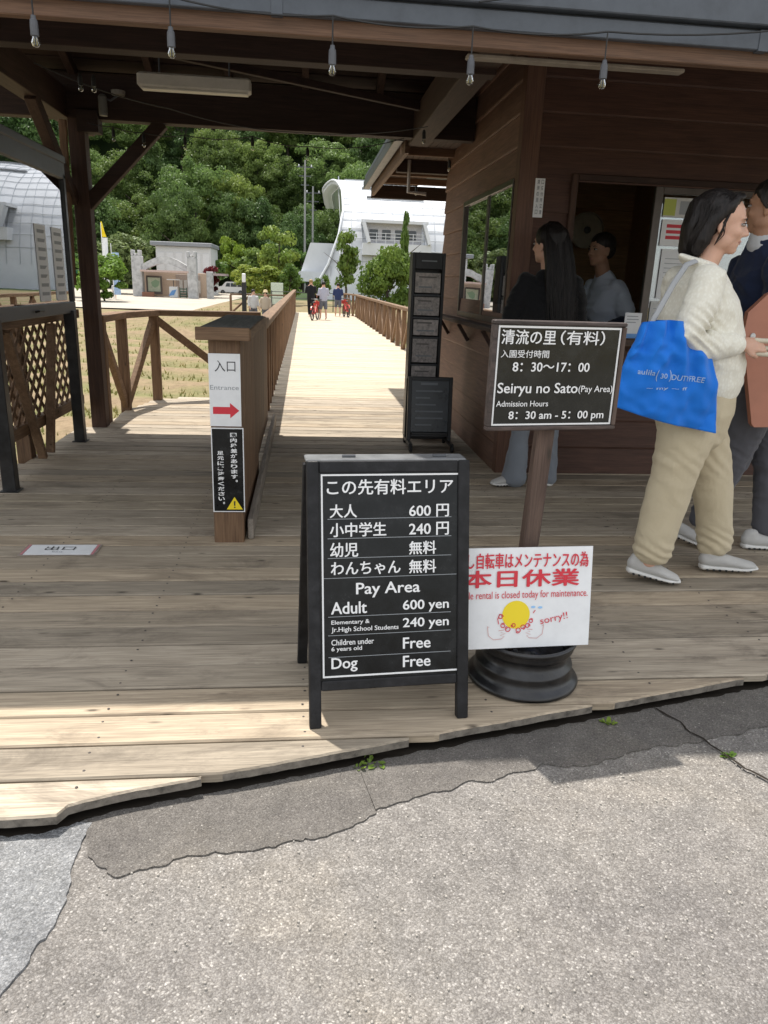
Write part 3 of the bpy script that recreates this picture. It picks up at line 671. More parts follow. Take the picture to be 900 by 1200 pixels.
# kiosk roof overhang on its left side (lower roof behind the pavilion)
for i in range(9):
    MB().box(.90 + i * .062, .90 + i * .062 + .058, 7.0, 10.4, 2.53, 2.55).build('soffit_board', BEAMY, kio)
MB().beam((.88, 7.0, 2.47), (.88, 10.45, 2.47), .04, .16).build('fascia', FASCIA, kio); MB().beam((.80, 6.95, 2.52), (.80, 10.5, 2.52), .08, .09).build('gutter', DGREY, kio)
MB().beam((.86, 10.43, 2.45), (5.4, 10.43, 2.45), .05, .16).build('fascia', BEAMX, kio)
for y in (7.6, 8.3, 9.0, 9.7): MB().beam((.9, y, 2.50), (2.4, y, 2.50), .05, .07).build('rafter', FASCIA, kio)
MB().beam((.9, 7.95, 2.42), (2.4, 7.95, 2.42), .09, .12).build('tie_beam', BEAMX, kio)
MB().box(.78, 5.5, 7.42, 10.5, 2.60, 2.64).build('roof_sheet', GREYM, kio)
MB().tube([(1.02, 7.9, 2.47), (1.02, 7.9, 2.18), (1.20, 7.9, 2.17)], .018, 8).build('downpipe', rough_paint('pale_pipe', (.4, .36, .33), .5), kio)

# ------------------------------------------------------------------ glass notice case on posts with lattice fence behind
cs = thing('notice_case', (-1.79, 5.4, 0), 'wide dark grey framed glass notice case on two black posts left of the deck', 'notice case')
cx = -1.79
for y in (4.60, 6.085): MB().box(cx - .04, cx + .04, y - .035, y + .035, 0, 1.02, .004).build('post', BLACKM, cs); MB().box(cx - .055, cx + .055, y - .05, y + .05, 0, .008, .002).build('foot', BLACKM, cs)
CY0, CY1, CZ0, CZ1 = 3.9, 6.19, 1.0, 2.10
MB().box(cx - .12, cx + .02, CY0, CY1, CZ1 - .15, CZ1, .008).build('frame', DGREY, cs); MB().box(cx - .12, cx + .03, CY0, CY1, CZ1 - .04, CZ1 + .012, .006).build('top_cap', DGREY, cs)
MB().box(cx - .12, cx + .02, CY0, CY1, CZ0, CZ0 + .085, .006).build('frame', DGREY, cs)
MB().box(cx - .12, cx + .02, CY1 - .05, CY1, CZ0 + .085, CZ1 - .115, .004).build('frame', BLACKM, cs)
MB().box(cx - .118, cx - .110, CY0, CY1 - .05, CZ0 + .085, CZ1 - .115).build('back_panel', rough_paint('dark_felt', (.05, .06, .055), .9), cs)
MB().box(cx - .002, cx + .003, CY0, CY1 - .05, CZ0 + .085, CZ1 - .115).build('glass', CASEG, cs)
MB().tube([(cx + .03, 5.25, 1.04), (cx + .045, 5.27, 1.045), (cx + .045, 5.37, 1.045), (cx + .03, 5.39, 1.04)], .007).build('handle', BLACKM, cs)
for j, (y0, y1, l) in enumerate(((5.80, 6.02, 'rightmost column of printed white sheet inside the notice case'), (5.45, 5.66, 'second column of printed white sheet inside the notice case'))):
    o = thing('posted_sheet', (cx + .004, (y0 + y1) / 2, 1.10), l, 'notice'); hw = (y1 - y0) / 2
    MB().box(0, .004, -hw, hw, 0, .50).build('paper', WHITE, o, local=True)
    for k in range(8):
        mesh_obj('print', [(.006, -hw * .7, .04 + k * .058), (.006, hw * rng.uniform(.2, .8), .04 + k * .058), (.006, hw * .7, .062 + k * .058), (.006, -hw * .7, .062 + k * .058)], [(0, 1, 2, 3)], INKG, o, local=True)
lf = thing('lattice_fence', (-1.92, 5.9, 0), 'brown lattice fence with slanting braces behind the notice case', 'fence')
LX = -1.93
MB().beam((LX - .075, 5.50, -.3), (LX - .075, 5.50, 1.0), .10, .10, up=(0, 1, 0)).build('post', RAILZ, lf)
MB().beam((LX, 3.6, .97), (LX, 6.66, .97), .09, .07).build('rail', RAILY, lf); MB().beam((LX, 3.6, .25), (LX, 6.66, .25), .06, .08).build('rail', RAILY, lf)
MB().beam((LX, 6.2, 2.10), (LX, 6.66, 2.10), .06, .06).build('rail', RAILY, lf); MB().beam((LX, 6.20, .97), (LX, 6.20, 2.1), .05, .05, up=(0, 1, 0)).build('stile', RAILZ, lf)
def laths(y0, y1, z0, z1, pitch=.135):
    h = z1 - z0
    for sgn in (1, -1):
        s = y0 - h if sgn > 0 else y0
        while s < (y1 if sgn > 0 else y1 + h):
            a = (s, z0); b = (s + sgn * h, z1)
            t0 = max(0, (y0 - a[0]) / (b[0] - a[0]) if sgn > 0 else (a[0] - y1) / (a[0] - b[0])); t1 = min(1, (y1 - a[0]) / (b[0] - a[0]) if sgn > 0 else (a[0] - y0) / (a[0] - b[0]))
            if t1 - t0 > .02:
                p = [(LX + (.012 if sgn > 0 else -.006), a[0] + (b[0] - a[0]) * t, z0 + h * t) for t in (t0, t1)]
                MB().beam(p[0], p[1], .030, .010, up=(1, 0, 0), c=.002).build('lath', RAILY, lf)
            s += pitch
laths(3.9, 6.64, .29, .935); laths(6.23, 6.64, 1.01, 2.07)
for a, b in (((5.42, .02), (4.98, .93)), ((5.58, .02), (5.86, .93))): MB().beam((LX + .065, a[0], a[1]), (LX + .065, b[0], b[1]), .035, .06, up=(1, 0, 0)).build('brace', RAILY, lf)
MB().beam((-1.90, 6.60, 1.2), (-1.86, 6.56, 2.42), .04, .055, up=(1, 0, 0)).build('brace', RAILZ, lf)

# ------------------------------------------------------------------ railings
def railing(P, label, posts, top=.95, base=0.0, diag=None, name='wooden_railing', tw=.13, group=None):
    o = thing(name, (P[0][0], P[0][1], base), label, 'railing', group)
    def pt(s):
        for a, b in zip(P, P[1:]):
            L = math.dist(a[:2], b[:2])
            if s <= L + 1e-6: return (a[0] + (b[0] - a[0]) * s / L, a[1] + (b[1] - a[1]) * s / L)
            s -= L
        return P[-1][:2]
    tot = sum(math.dist(a[:2], b[:2]) for a, b in zip(P, P[1:]))
    for a, b in zip(P, P[1:]): MB().beam((a[0], a[1], base + top - .03), (b[0], b[1], base + top - .03), tw, .06).build('top_rail', RAILY if abs(b[1] - a[1]) > abs(b[0] - a[0]) else RAILX, o)
    ss = posts if isinstance(posts, list) else [i * tot / posts for i in range(posts + 1)]
    for i, s in enumerate(ss):
        x, y = pt(s); MB().beam((x, y, base - .25), (x, y, base + top - .06), .09, .09, up=(0, 1, 0)).build('post', RAILZ, o)
        if i < len(ss) - 1 and diag is not None:
            q = pt(ss[i + 1]); z0, z1 = (base + .03, base + top - .08); 
            if (i + diag) % 2: z0, z1 = z1, z0
            dx = .0; MB().beam((x, y, z0), (q[0], q[1], z1), .055, .08).build('brace', RAILY, o)
    return o
railing([(-1.80, 6.84), (-1.78, 7.62), (-1.58, 8.36), (-.50, 8.66)], 'short brown railing closing the exit lane beside the brown field', [.1, .80, 1.50, 2.6], diag=1)
railing([(-.40, 6.75), (-.42, 33.0)], 'left handrail of the long wooden bridge', 52, diag=0, top=.93)
railing([(2.06, 7.95), (2.03, 30.5), (1.7, 33.0)], 'right handrail of the long wooden bridge with slanting braces', 26, diag=0, top=.86)
railing([(-3.0, 31.9), (-.8, 33.5)], 'low distant railing of the ramp beyond the left bridge rail', 3, diag=0, top=.8, base=-.1, tw=.09)
# divider with solid boards and a capped top
dv = thing('lane_divider', (-.38, 3.65, 0), 'solid brown board divider between exit and entrance lanes with grey cap', 'divider')
MB().box(-.455, -.305, 3.655, 3.80, -.01, 1.03, .006).build('end_post', RAILZ, dv)
for side, x in (('r', -.318), ('l', -.442)):
    for k in range(10):
        y0 = 3.804 + k * .118; MB().box(x - .012, x + .012, y0, y0 + .114, .0, 1.02, .003).build('board', RAILZ, dv)
for k in range(14):
    y0 = 5.02 + k * .122; zt = 1.02 - .08 * k / 13; MB().box(-.352, -.328, y0, y0 + .117, .08, zt, .003).build('board', RAILZ, dv)
CAPM = wood('weathered_cap_wood', (.17, .165, .16), (.10, .10, .10), 1, .7, .2, knots=False)
MB().box(-.50, -.26, 3.60, 5.0, 1.03, 1.075, .006).build('cap', CAPM, dv)
MB().box(-.505, -.255, 3.590, 3.602, 1.02, 1.08, .003).build('cap_edge', RAILX, dv); MB().box(-.262, -.250, 3.602, 5.0, 1.022, 1.072, .003).build('cap_edge', RAILY, dv)
MB().beam((-.35, 5.0, 1.045), (-.37, 6.78, .955), .12, .05).build('cap_rail', RAILY, dv)
MB().box(-.29, -.26, 3.7, 6.9, .0, .11, .004).build('kick_board', wood('kick_wood', (.33, .29, .24), (.22, .19, .16), 1), dv)
# signs on the divider post
s1 = thing('entrance_sign', (-.381, 3.650, .605), 'white entrance sign with red arrow on the divider post', 'sign')
W, Hh = .150, .350
MB().box(-W / 2, W / 2, -.002, .002, 0, Hh, 0).build('sign_panel', WHITE, s1, local=True)
text('入口', INKK, s1, -.046, .052, .265, .318, bold=.0); text('Entrance', INKG, s1, -.070, .066, .178, .200)
flat([(-.060, .060), (.022, .060), (.022, .040), (.066, .0775), (.022, .115), (.022, .095), (-.060, .095)], INKR, s1, name='arrow')
s2 = thing('step_warning_sign', (-.376, 3.650, .165), 'black vertical step warning sign with yellow triangle on the divider post', 'sign')
W, Hh = .158, .432
MB().box(-W / 2, W / 2, -.002, .002, 0, Hh).build('sign_panel', WHITE, s2, local=True); flat(strip(-W / 2 + .005, .005, W / 2 - .005, Hh - .005), BLACKS, s2, y=-.0025, name='black_field')
for i, ch in enumerate('園内段差があります。'): 
    x, zt = (.030, .408 - i * .0265)
    text(ch, INKW, s2, x - .016 if ch != '。' else x + .006, x + .016, zt - .021 if ch != '。' else zt - .012, zt, y=-.004, bold=.03)
for i, ch in enumerate('足元にご注意ください。'):
    x, zt = (-.036, .316 - i * .0262); text(ch, INKW, s2, x - .016 if ch != '。' else x + .006, x + .016, zt - .020 if ch != '。' else zt - .012, zt, y=-.004, bold=.03)
flat([(-.012, .014), (.068, .014), (.028, .080)], INKY, s2, y=-.004, name='warning_triangle'); flat(strip(.0245, .034, .0315, .058), INKK, s2, y=-.005, name='mark'); flat(strip(.0245, .022, .0315, .029), INKK, s2, y=-.005, name='mark')
# exit sheet on the deck
s3 = thing('exit_sheet', (-1.178, 3.535, .0), 'white exit sheet taped flat on the deck boards at the left', 'sign', rz=R(0))
def lay(v): return (v[0], v[2], .0065 - (v[1] + .002))
MB().box(-.155, .155, -.068, .068, .0022, .0050, 0).build('sheet', WHITE, s3, local=True)
text('出口', INKK, s3, -.075, .065, -.012, .038, to=lay, bold=.0); text('Exit', INKG, s3, -.03, .02, -.045, -.028, to=lay)
for x in (-.163, .163): mesh_obj('tape', [(x - .006, -.07, .0056), (x + .006, -.07, .0056), (x + .006, .07, .0056), (x - .006, .07, .0056)], [(0, 1, 2, 3)], mat('red_white_tape', (.5, .2, .22)), s3, local=True)
MB().box(-.178, .178, -.076, .076, .0018, .0036).build('clear_tape', rough_paint('clear_tape', (.36, .31, .27), .15), s3, local=True)
# ------------------------------------------------------------------ A-frame price board
ATXT = [('この先有料エリア',.042,.947,.900,.974),('大人',.061,.250,.790,.854),('600 円',.628,.917,.786,.848),('小中学生',.061,.459,.697,.765),('240 円',.627,.917,.695,.759),('幼児',.061,.257,.598,.668),('無料',.627,.824,.601,.666),('わんちゃん',.065,.562,.509,.573),('無料',.627,.824,.507,.573),('Pay Area',.243,.705,.394,.468),('Adult',.064,.317,.317,.376),('600 yen',.582,.920,.310,.372),('Elementary &',.064,.337,.260,.286),('Jr.High School Students',.064,.548,.222,.252),('240 yen',.582,.920,.222,.282),('Children under',.063,.368,.162,.190),('6 years old',.063,.281,.127,.154),('Free',.582,.784,.127,.183),('Dog',.063,.247,.027,.098),('Free',.582,.784,.033,.090)]
ALN = [(.044,.939,.782),(.043,.939,.687),(.043,.938,.591),(.010,.979,.493),(.042,.938,.302),(.041,.938,.209),(.041,.938,.100)]
sg = thing('price_board', (.268, 1.985, 0), 'black A-frame price board with white Japanese and English admission prices', 'sign', rz=R(4.5))
TILT = math.atan2(.17, .79)
def lean(v):  # board plane leans back
    x, y, z = v; return (x, y * math.cos(TILT) + z * math.sin(TILT), z * math.cos(TILT) - y * math.sin(TILT))
def lmb(mb): mb.V = [lean(v) for v in mb.V]; return mb
Wd = .498; Ln = .812
for x0, x1 in ((-Wd / 2, -Wd / 2 + .036), (Wd / 2 - .036, Wd / 2)): lmb(MB().box(x0, x1, -.012, .018, 0, Ln, .003)).build('leg', BLACKW, sg, local=True)
for z0, z1 in ((Ln - .036, Ln), (.115, .145)): lmb(MB().box(-Wd / 2 + .036, Wd / 2 - .036, -.010, .016, z0, z1, .003)).build('rail', BLACKW, sg, local=True)
lmb(MB().box(-Wd / 2 + .034, Wd / 2 - .034, -.004, .006, .14, Ln - .034)).build('panel', BLACKS, sg, local=True)
bx0, bx1, bz0, bz1 = -Wd / 2 + .042, Wd / 2 - .030, .155, Ln - .040
ft = lambda v: lean((v[0], v[1] - .0045, v[2]))
fr_ = MB(); 
for a in ((bx0, bx1, bz1 - .005, bz1), (bx0, bx1, bz0, bz0 + .005), (bx0, bx0 + .005, bz0 + .005, bz1 - .005), (bx1 - .005, bx1, bz0 + .005, bz1 - .005)): fr_.box(a[0], a[1], -.0062, -.0042, a[2], a[3])
lmb(fr_).build('white_border', INKW, sg, local=True)
U = lambda u: bx0 + (bx1 - bx0) * u
Zv = lambda v: bz0 + (bz1 - bz0) * v
for t, a, b, c, d in ATXT: text(t, INKW, sg, U(a), U(b), Zv(c), Zv(d), heavy=.0009 if len(t) < 14 and 'under' not in t and 'old' not in t and 'Elem' not in t else .0003, to=ft)
for a, b, c in ALN: mesh_obj('ruled_line', [ft((x, -.001, z)) for x, z in strip(U(a), Zv(c), U(b), Zv(c) + .0016)], [(0, 1, 2, 3)], INKG, sg, local=True)
# rear frame, hinges, chain, metal top cap
def lean2(v):
    x, y, z = v; T2 = TILT + .06; return (x, .40 - (z * math.sin(T2)) + y, z * math.cos(T2))
for x0, x1 in ((-Wd / 2 - .008, -Wd / 2 + .026), (Wd / 2 - .026, Wd / 2 + .008)): m_ = MB().box(x0, x1, 0, .028, 0, Ln, .003); m_.V = [lean2(v) for v in m_.V]; m_.build('rear_leg', BLACKW, sg, local=True)
m_ = MB().box(-Wd / 2 + .026, Wd / 2 - .026, .004, .024, .12, .15, .003); m_.V = [lean2(v) for v in m_.V]; m_.build('rear_rail', BLACKW, sg, local=True)
m_ = MB().box(-Wd / 2 + .026, Wd / 2 - .026, .008, .018, .15, Ln - .02); m_.V = [lean2(v) for v in m_.V]; m_.build('rear_panel', BLACKS, sg, local=True)
topc = lean((0, 0, Ln)); MB().box(-Wd / 2 - .002, Wd / 2 - .01, topc[1] - .008, topc[1] + .062, topc[2] - .004, topc[2] + .006, .003).build('top_strip', rough_paint('worn_grey_edge', (.16, .165, .17), .4), sg, local=True)
for x in (-.14, .14): MB().tube([(x, topc[1] + .02, topc[2] + .008), (x + .04, topc[1] + .02, topc[2] + .008)], .006).build('hinge', DGREY, sg, local=True)
MB().tube([(Wd / 2 - .02, .09, .30), (Wd / 2 - .01, .18, .25), (Wd / 2 - .02, .29, .30)], .003).build('chain', DGREY, sg, local=True)

# ------------------------------------------------------------------ wheel rim base, post board, rental notice
whx, why = .765, 2.255
wh = thing('wheel_rim', (whx, why, 0), 'black steel car wheel rim lying on the deck as base of the hours board', 'wheel rim')
RIM = rough_paint('black_gloss_steel', (.010, .010, .011), .33, .4, spec=.6, bump=.15)
RS = .93
MB().lathe([(r_ * RS, h_ * .96) for r_, h_ in [(.140, .004), (.192, .0), (.204, .004), (.206, .014), (.200, .022), (.186, .030), (.178, .040), (.176, .060), (.180, .068), (.178, .078), (.160, .088), (.157, .110), (.160, .122), (.176, .132), (.180, .142), (.178, .152), (.186, .160), (.190, .168), (.186, .175), (.176, .174), (.168, .160), (.164, .135), (.150, .115), (.150, .040), (.140, .02), (.140, .004)]], (whx, why, 0), 56).build('rim_barrel', RIM, wh, smooth=True)
disc = MB(); disc.lathe([(.142, .10), (.13, .118), (.10, .10), (.06, .096), (.045, .11), (.0, .112)], (whx, why, 0), 40); disc.lathe([(0, .10), (.045, .098), (.06, .084), (.10, .088), (.13, .106), (.142, .088)], (whx, why, 0), 40); disc.build('disc', RIM, wh, smooth=True)
for k in range(5): a = k * 1.2566; MB().lathe([(0, .01), (.008, .009), (.010, 0), (.010, -.01)], (whx + .052 * math.cos(a), why + .052 * math.sin(a), .108), 6).build('bolt', DGREY, wh)
BTXT = [('清流の里',.027,.460,.821,.962),('（有料）',.500,.865,.822,.963),('入園受付時間',.032,.417,.688,.764),('8：30〜17：00',.134,.763,.552,.643),('Seiryu no Sato',.027,.683,.300,.437),('(Pay Area)',.692,.982,.322,.410),('Admission Hours',.026,.449,.196,.254),('8：30 am - 5：00 pm',.134,.931,.041,.146)]
bd = thing('hours_board', (.765, 2.26, 0), 'black admission hours board in a worn brown frame on a leaning post', 'sign')
OLDW = wood('worn_brown_wood', (.15, .105, .085), (.075, .05, .042), 2, .7, .3); OLDX = wood('worn_frame_wood', (.11, .085, .078), (.04, .032, .03), 0, .7, .4)
MB().beam((.735, 2.27, .10), (.772, 2.28, 1.0), .055, .05, up=(0, 1, 0), c=.006).build('post', OLDW, bd)
yaw = R(9); ca, sa = math.cos(yaw), math.sin(yaw); bc = Vector((.768 - .765, 2.225 - 2.26, 0)); BW, BHh = .440, .330; bzb = .882
def bt(v): return (bc.x + v[0] * ca - v[1] * sa, bc.y + v[0] * sa + v[1] * ca, bzb + v[2])
def bmb(mb): mb.V = [bt(v) for v in mb.V]; return mb
bmb(MB().box(-BW / 2 + .012, BW / 2 - .012, -.003, .012, .012, BHh - .012)).build('panel', rough_paint('black_sign_film', (.012, .013, .011), .13, .2), bd, local=True)
fw = .013
for a, mm in (((-BW / 2, BW / 2, BHh - fw, BHh), OLDX), ((-BW / 2, BW / 2, 0, fw), OLDX), ((-BW / 2, -BW / 2 + fw, fw, BHh - fw), OLDX), ((BW / 2 - fw, BW / 2, fw, BHh - fw), OLDW)):
    bmb(MB().box(a[0], a[1], -.012, .018, a[2], a[3], .003)).build('frame', mm, bd, local=True)
ix0, ix1, iz0, iz1 = -BW / 2 + fw + .003, BW / 2 - fw - .003, fw + .003, BHh - fw - .003
f2 = MB()
for a in ((ix0, ix1, iz1 - .006, iz1), (ix0, ix1, iz0, iz0 + .005), (ix0, ix0 + .005, iz0 + .005, iz1 - .006), (ix1 - .005, ix1, iz0 + .005, iz1 - .006)): f2.box(a[0], a[1], -.0055, -.0032, a[2], a[3])
bmb(f2).build('white_border', INKW, bd, local=True)
fb = lambda v: bt((v[0], v[1] - .0032, v[2]))
for t, a, b, c, d in BTXT: text(t, INKW, bd, ix0 + (ix1 - ix0) * a, ix0 + (ix1 - ix0) * b, iz0 + (iz1 - iz0) * c, iz0 + (iz1 - iz0) * d, heavy=.0007 if 'Pay' not in t and 'Adm' not in t and '時' not in t else .0002, to=fb)
# white rental notice leaning on the post
CTXT = [('貸し自転車はメンテナンスの為',.017,.967,.800,.950),('本日休業',.072,.903,.615,.782),('Bicycle rental is closed today for maintenance.',.005,.974,.480,.575)]
cn = thing('rental_notice', (.7125, 2.135, .172), 'white notice in red lettering leaning on the post above the wheel rim', 'sign', rz=R(3))
CW, CHh = .470, .335; tl = .16
def ct(v): x, y, z = v; return (x, y * math.cos(tl) + z * math.sin(tl), z * math.cos(tl) - y * math.sin(tl))
def cmb(mb): mb.V = [ct(v) for v in mb.V]; return mb
cmb(MB().box(-CW / 2, CW / 2, 0, .005, 0, CHh, .0)).build('board', WHITE, cn, local=True)
cu_ = lambda u: -CW / 2 + CW * u; cv_ = lambda v: CHh * v
for i, (t, a, b, c, d) in enumerate(CTXT): text(t, INKR, cn, cu_(a), cu_(b), cv_(c), cv_(d), heavy=(.0009, .0022, 0)[i], to=ct)
text('sorry!!', INKR, cn, cu_(.632), cu_(.834), cv_(.235), cv_(.325), rot=R(11), to=ct)
dc = [(cu_(.455) + .047 * math.cos(a), cv_(.335) + .047 * math.sin(a)) for a in np.linspace(0, 2 * math.pi, 33)[:-1]]
mesh_obj('sun_disc', [ct((x, -.0015, z)) for x, z in dc], [tuple(range(32))], INKY, cn, local=True)
def stroke(P, w, m, y=-.003, name='drawn_line'):
    V = []; n = len(P)
    for i, (x, z) in enumerate(P):
        a, b = P[max(i - 1, 0)], P[min(i + 1, n - 1)]; L = math.dist(a, b) or 1; nx_, nz_ = -(b[1] - a[1]) / L * w, (b[0] - a[0]) / L * w
        V += [ct((x + nx_, y, z + nz_)), ct((x - nx_, y, z - nz_))]
    mesh_obj(name, V, [(2 * i, 2 * i + 1, 2 * i + 3, 2 * i + 2) for i in range(n - 1)], m, cn, local=True)
cxx, czz = cu_(.455), cv_(.335)
def spiral(cx_, cz_, r, turns=1.4, a0=0): return [(cx_ + r * (1 - .5 * t) * math.cos(a0 + t * turns * 6.28), cz_ + r * (1 - .5 * t) * math.sin(a0 + t * turns * 6.28)) for t in np.linspace(0, 1, 14)]
for k, (dx, dz, r) in enumerate(((-.052, -.005, .009), (-.043, -.035, .009), (-.026, -.047, .010), (-.008, -.034, .008), (.008, -.052, .010), (.024, -.042, .009), (.040, -.038, .009), (.052, -.022, .008))): stroke(spiral(cxx + dx, czz + dz, r, 1.2, k), .0014, INKR)
stroke([(cxx - .055, czz + .005), (cxx - .062, czz - .012), (cxx - .058, czz - .03)], .0013, INKR); stroke([(cxx + .058, czz + .004), (cxx + .065, czz + .014)], .0013, INKR)
PINK = mat('pink_ink', (.62, .32, .30), .5)
for sx in (-1, 1):
    hx, hz = cxx + sx * .062, cv_(.145)
    stroke([(hx - sx * .028 * -1 - sx * .0, hz + .024), (hx + sx * .034, hz + .028), (hx + sx * .030, hz - .004), (hx + sx * .012, hz - .018), (hx - sx * .014, hz - .016), (hx - sx * .024, hz - .008), (hx - sx * .010, hz - .004), (hx - sx * .028, hz + .002), (hx - sx * .012, hz + .006), (hx - sx * .022, hz + .014), (hx - sx * .004, hz + .012)], .0009, PINK)
for dx, dz in ((.058, .024), (.082, .022)): mesh_obj('drop', [ct((cxx + dx + .006 * math.cos(a) * 1.3, -.0015, czz + dz + .004 * math.sin(a))) for a in np.linspace(0, 6.28, 13)[:-1]], [tuple(range(12))], mat('light_blue_ink', (.3, .55, .85)), cn, local=True)

# ------------------------------------------------------------------ brochure rack and small black board on castors
rk = thing('brochure_rack', (1.03, 6.45, 0), 'tall narrow black rack with five pockets of grey leaflets by the kiosk corner', 'rack')
RY_ = 6.45
for x in (.905, 1.160): MB().box(x - .012, x + .012, RY_ - .01, RY_ + .16, 0, 1.56, .002).build('side_panel', BLACKM, rk)
MB().box(.917, 1.148, RY_ + .12, RY_ + .13, .05, 1.56).build('back_panel', BLACKM, rk)
MB().box(.917, 1.148, RY_ - .008, RY_ + .12, 1.43, 1.56, .003).build('header', BLACKM, rk); MB().box(.97, 1.10, RY_ - .011, RY_ - .007, 1.49, 1.50).build('header_print', INKG, rk)
MB().box(.90, 1.165, RY_ - .02, RY_ + .18, 0, .04, .004).build('base', BLACKM, rk)
LEAF = [rough_paint('leaflet_a', (.6, .54, .5), .5, .3, sc=30), rough_paint('leaflet_b', (.5, .45, .42), .5, .35, sc=40)]
for k, (z0, z1) in enumerate(((1.24, 1.40), (1.055, 1.205), (.89, 1.02), (.66, .86), (.42, .63))):
    MB().box(.925, 1.140, RY_ + .0, RY_ + .012, z0, z1, .001).build('leaflet', LEAF[k % 2], rk)
    MB().box(.919, 1.146, RY_ - .012, RY_ + .06, z0 - .028, z0 - .012, .002).build('pocket', DGREY, rk)
    for j in range(3): z = z0 + (z1 - z0) * (.25 + .25 * j); flat(strip(.955 - 1.03, z, 1.11 - 1.03 - rng.uniform(0, .05), z + .012), [INKG, LEAF[0], mat('faint_print', (.22, .20, .18))][j], rk, y=-.002, name='print')
bk = thing('menu_board', (1.03, 5.98, 0), 'small black framed board with faint chalk lines on castors beside the rack', 'sign')
q = R(-9)
def mt(v): x, y, z = v; return (x, y + (z) * .10, z)
def mm_(mb): mb.V = [mt(v) for v in mb.V]; return mb
for x0, x1 in ((-.185, -.155), (.155, .185)): mm_(MB().box(x0, x1, -.01, .02, .05, .585, .003)).build('frame', BLACKM, bk, local=True)
for z0, z1 in ((.555, .585), (.10, .135)): mm_(MB().box(-.155, .155, -.01, .02, z0, z1, .003)).build('frame', BLACKM, bk, local=True)
mm_(MB().box(-.155, .155, 0, .008, .135, .555)).build('slate', rough_paint('slate_face', (.06, .07, .08), .3, .2, sc=8), bk, local=True)
for k, (a, b) in enumerate(((-.08, .06), (-.12, .10), (-.12, .0), (-.12, .05), (-.12, .11), (-.12, .11), (-.12, .02))):
    z = .52 - k * .055; mesh_obj('chalk_line', [mt((x, -.002, zz)) for x, zz in strip(a, z, b, z + .012 if k else z + .02)], [(0, 1, 2, 3)], mat('chalk', (.24, .26, .28)), bk, local=True)
for x in (-.17, .17):
    MB().beam((x, -.14, .055), (x, .24, .055), .03, .03).build('foot_bar', BLACKM, bk, local=True)
    for y in (-.14, .23): MB().lathe([(0, -.012), (.026, -.012), (.03, -.006), (.03, .006), (.026, .012), (0, .012)], (x, y, .030), 14, 'x').build('castor', RUBBER, bk, local=True)
MB().beam((-.155, .17, .1), (.155, .17, .1), .03, .03).build('cross_bar', BLACKM, bk, local=True)
mm_(MB().box(-.15, .15, -.03, 0, .12, .14, .003)).build('tray', BLACKM, bk, local=True)
MB().box(-.185, .185, .15, .17, .05, .56, .003).build('rear_frame', BLACKM, bk, local=True)

# ------------------------------------------------------------------ weeds at the deck edge
WEED = leafmat('weed_leaf', (.13, .22, .035), (.20, .30, .06), .4, 6)
def weed(x, y, n, r, label):
    mb = MB()
    for i in range(n):
        a = rng.uniform(0, 6.28); L = rng.uniform(.4, 1) * r; el = rng.uniform(.2, 1.1); w = L * .32
        b = Vector((x + rng.uniform(-.4, .4) * r, y + rng.uniform(-.15, .15) * r, ZA)); d = Vector((math.cos(a) * math.cos(el), math.sin(a) * math.cos(el), math.sin(el))); s = Vector((-math.sin(a), math.cos(a), 0))
        p = [b, b + d * L * .35 + s * w * .5, b + d * L * .75 + s * w * .6 + Vector((0, 0, -.1 * L)), b + d * L + Vector((0, 0, -.25 * L)), b + d * L * .75 - s * w * .6 + Vector((0, 0, -.1 * L)), b + d * L * .35 - s * w * .5]
        mb.add([tuple(v) for v in p], [(0, 1, 2, 3), (0, 3, 4, 5)])
    o = thing('weed', (x, y, ZA), label, 'weed'); mb.build('leaf_clump', WEED, o)
weed(.205, 1.862, 16, .05, 'small broad-leaved weed at the deck edge before the price board'); weed(.165, 1.845, 8, .035, 'tiny weed left of the larger weed at the deck edge'); weed(1.005, 2.035, 26, .035, 'grassy tuft at the deck edge right of the wheel rim'); weed(1.31, 1.845, 22, .03, 'dry grass tuft growing in the asphalt crack')

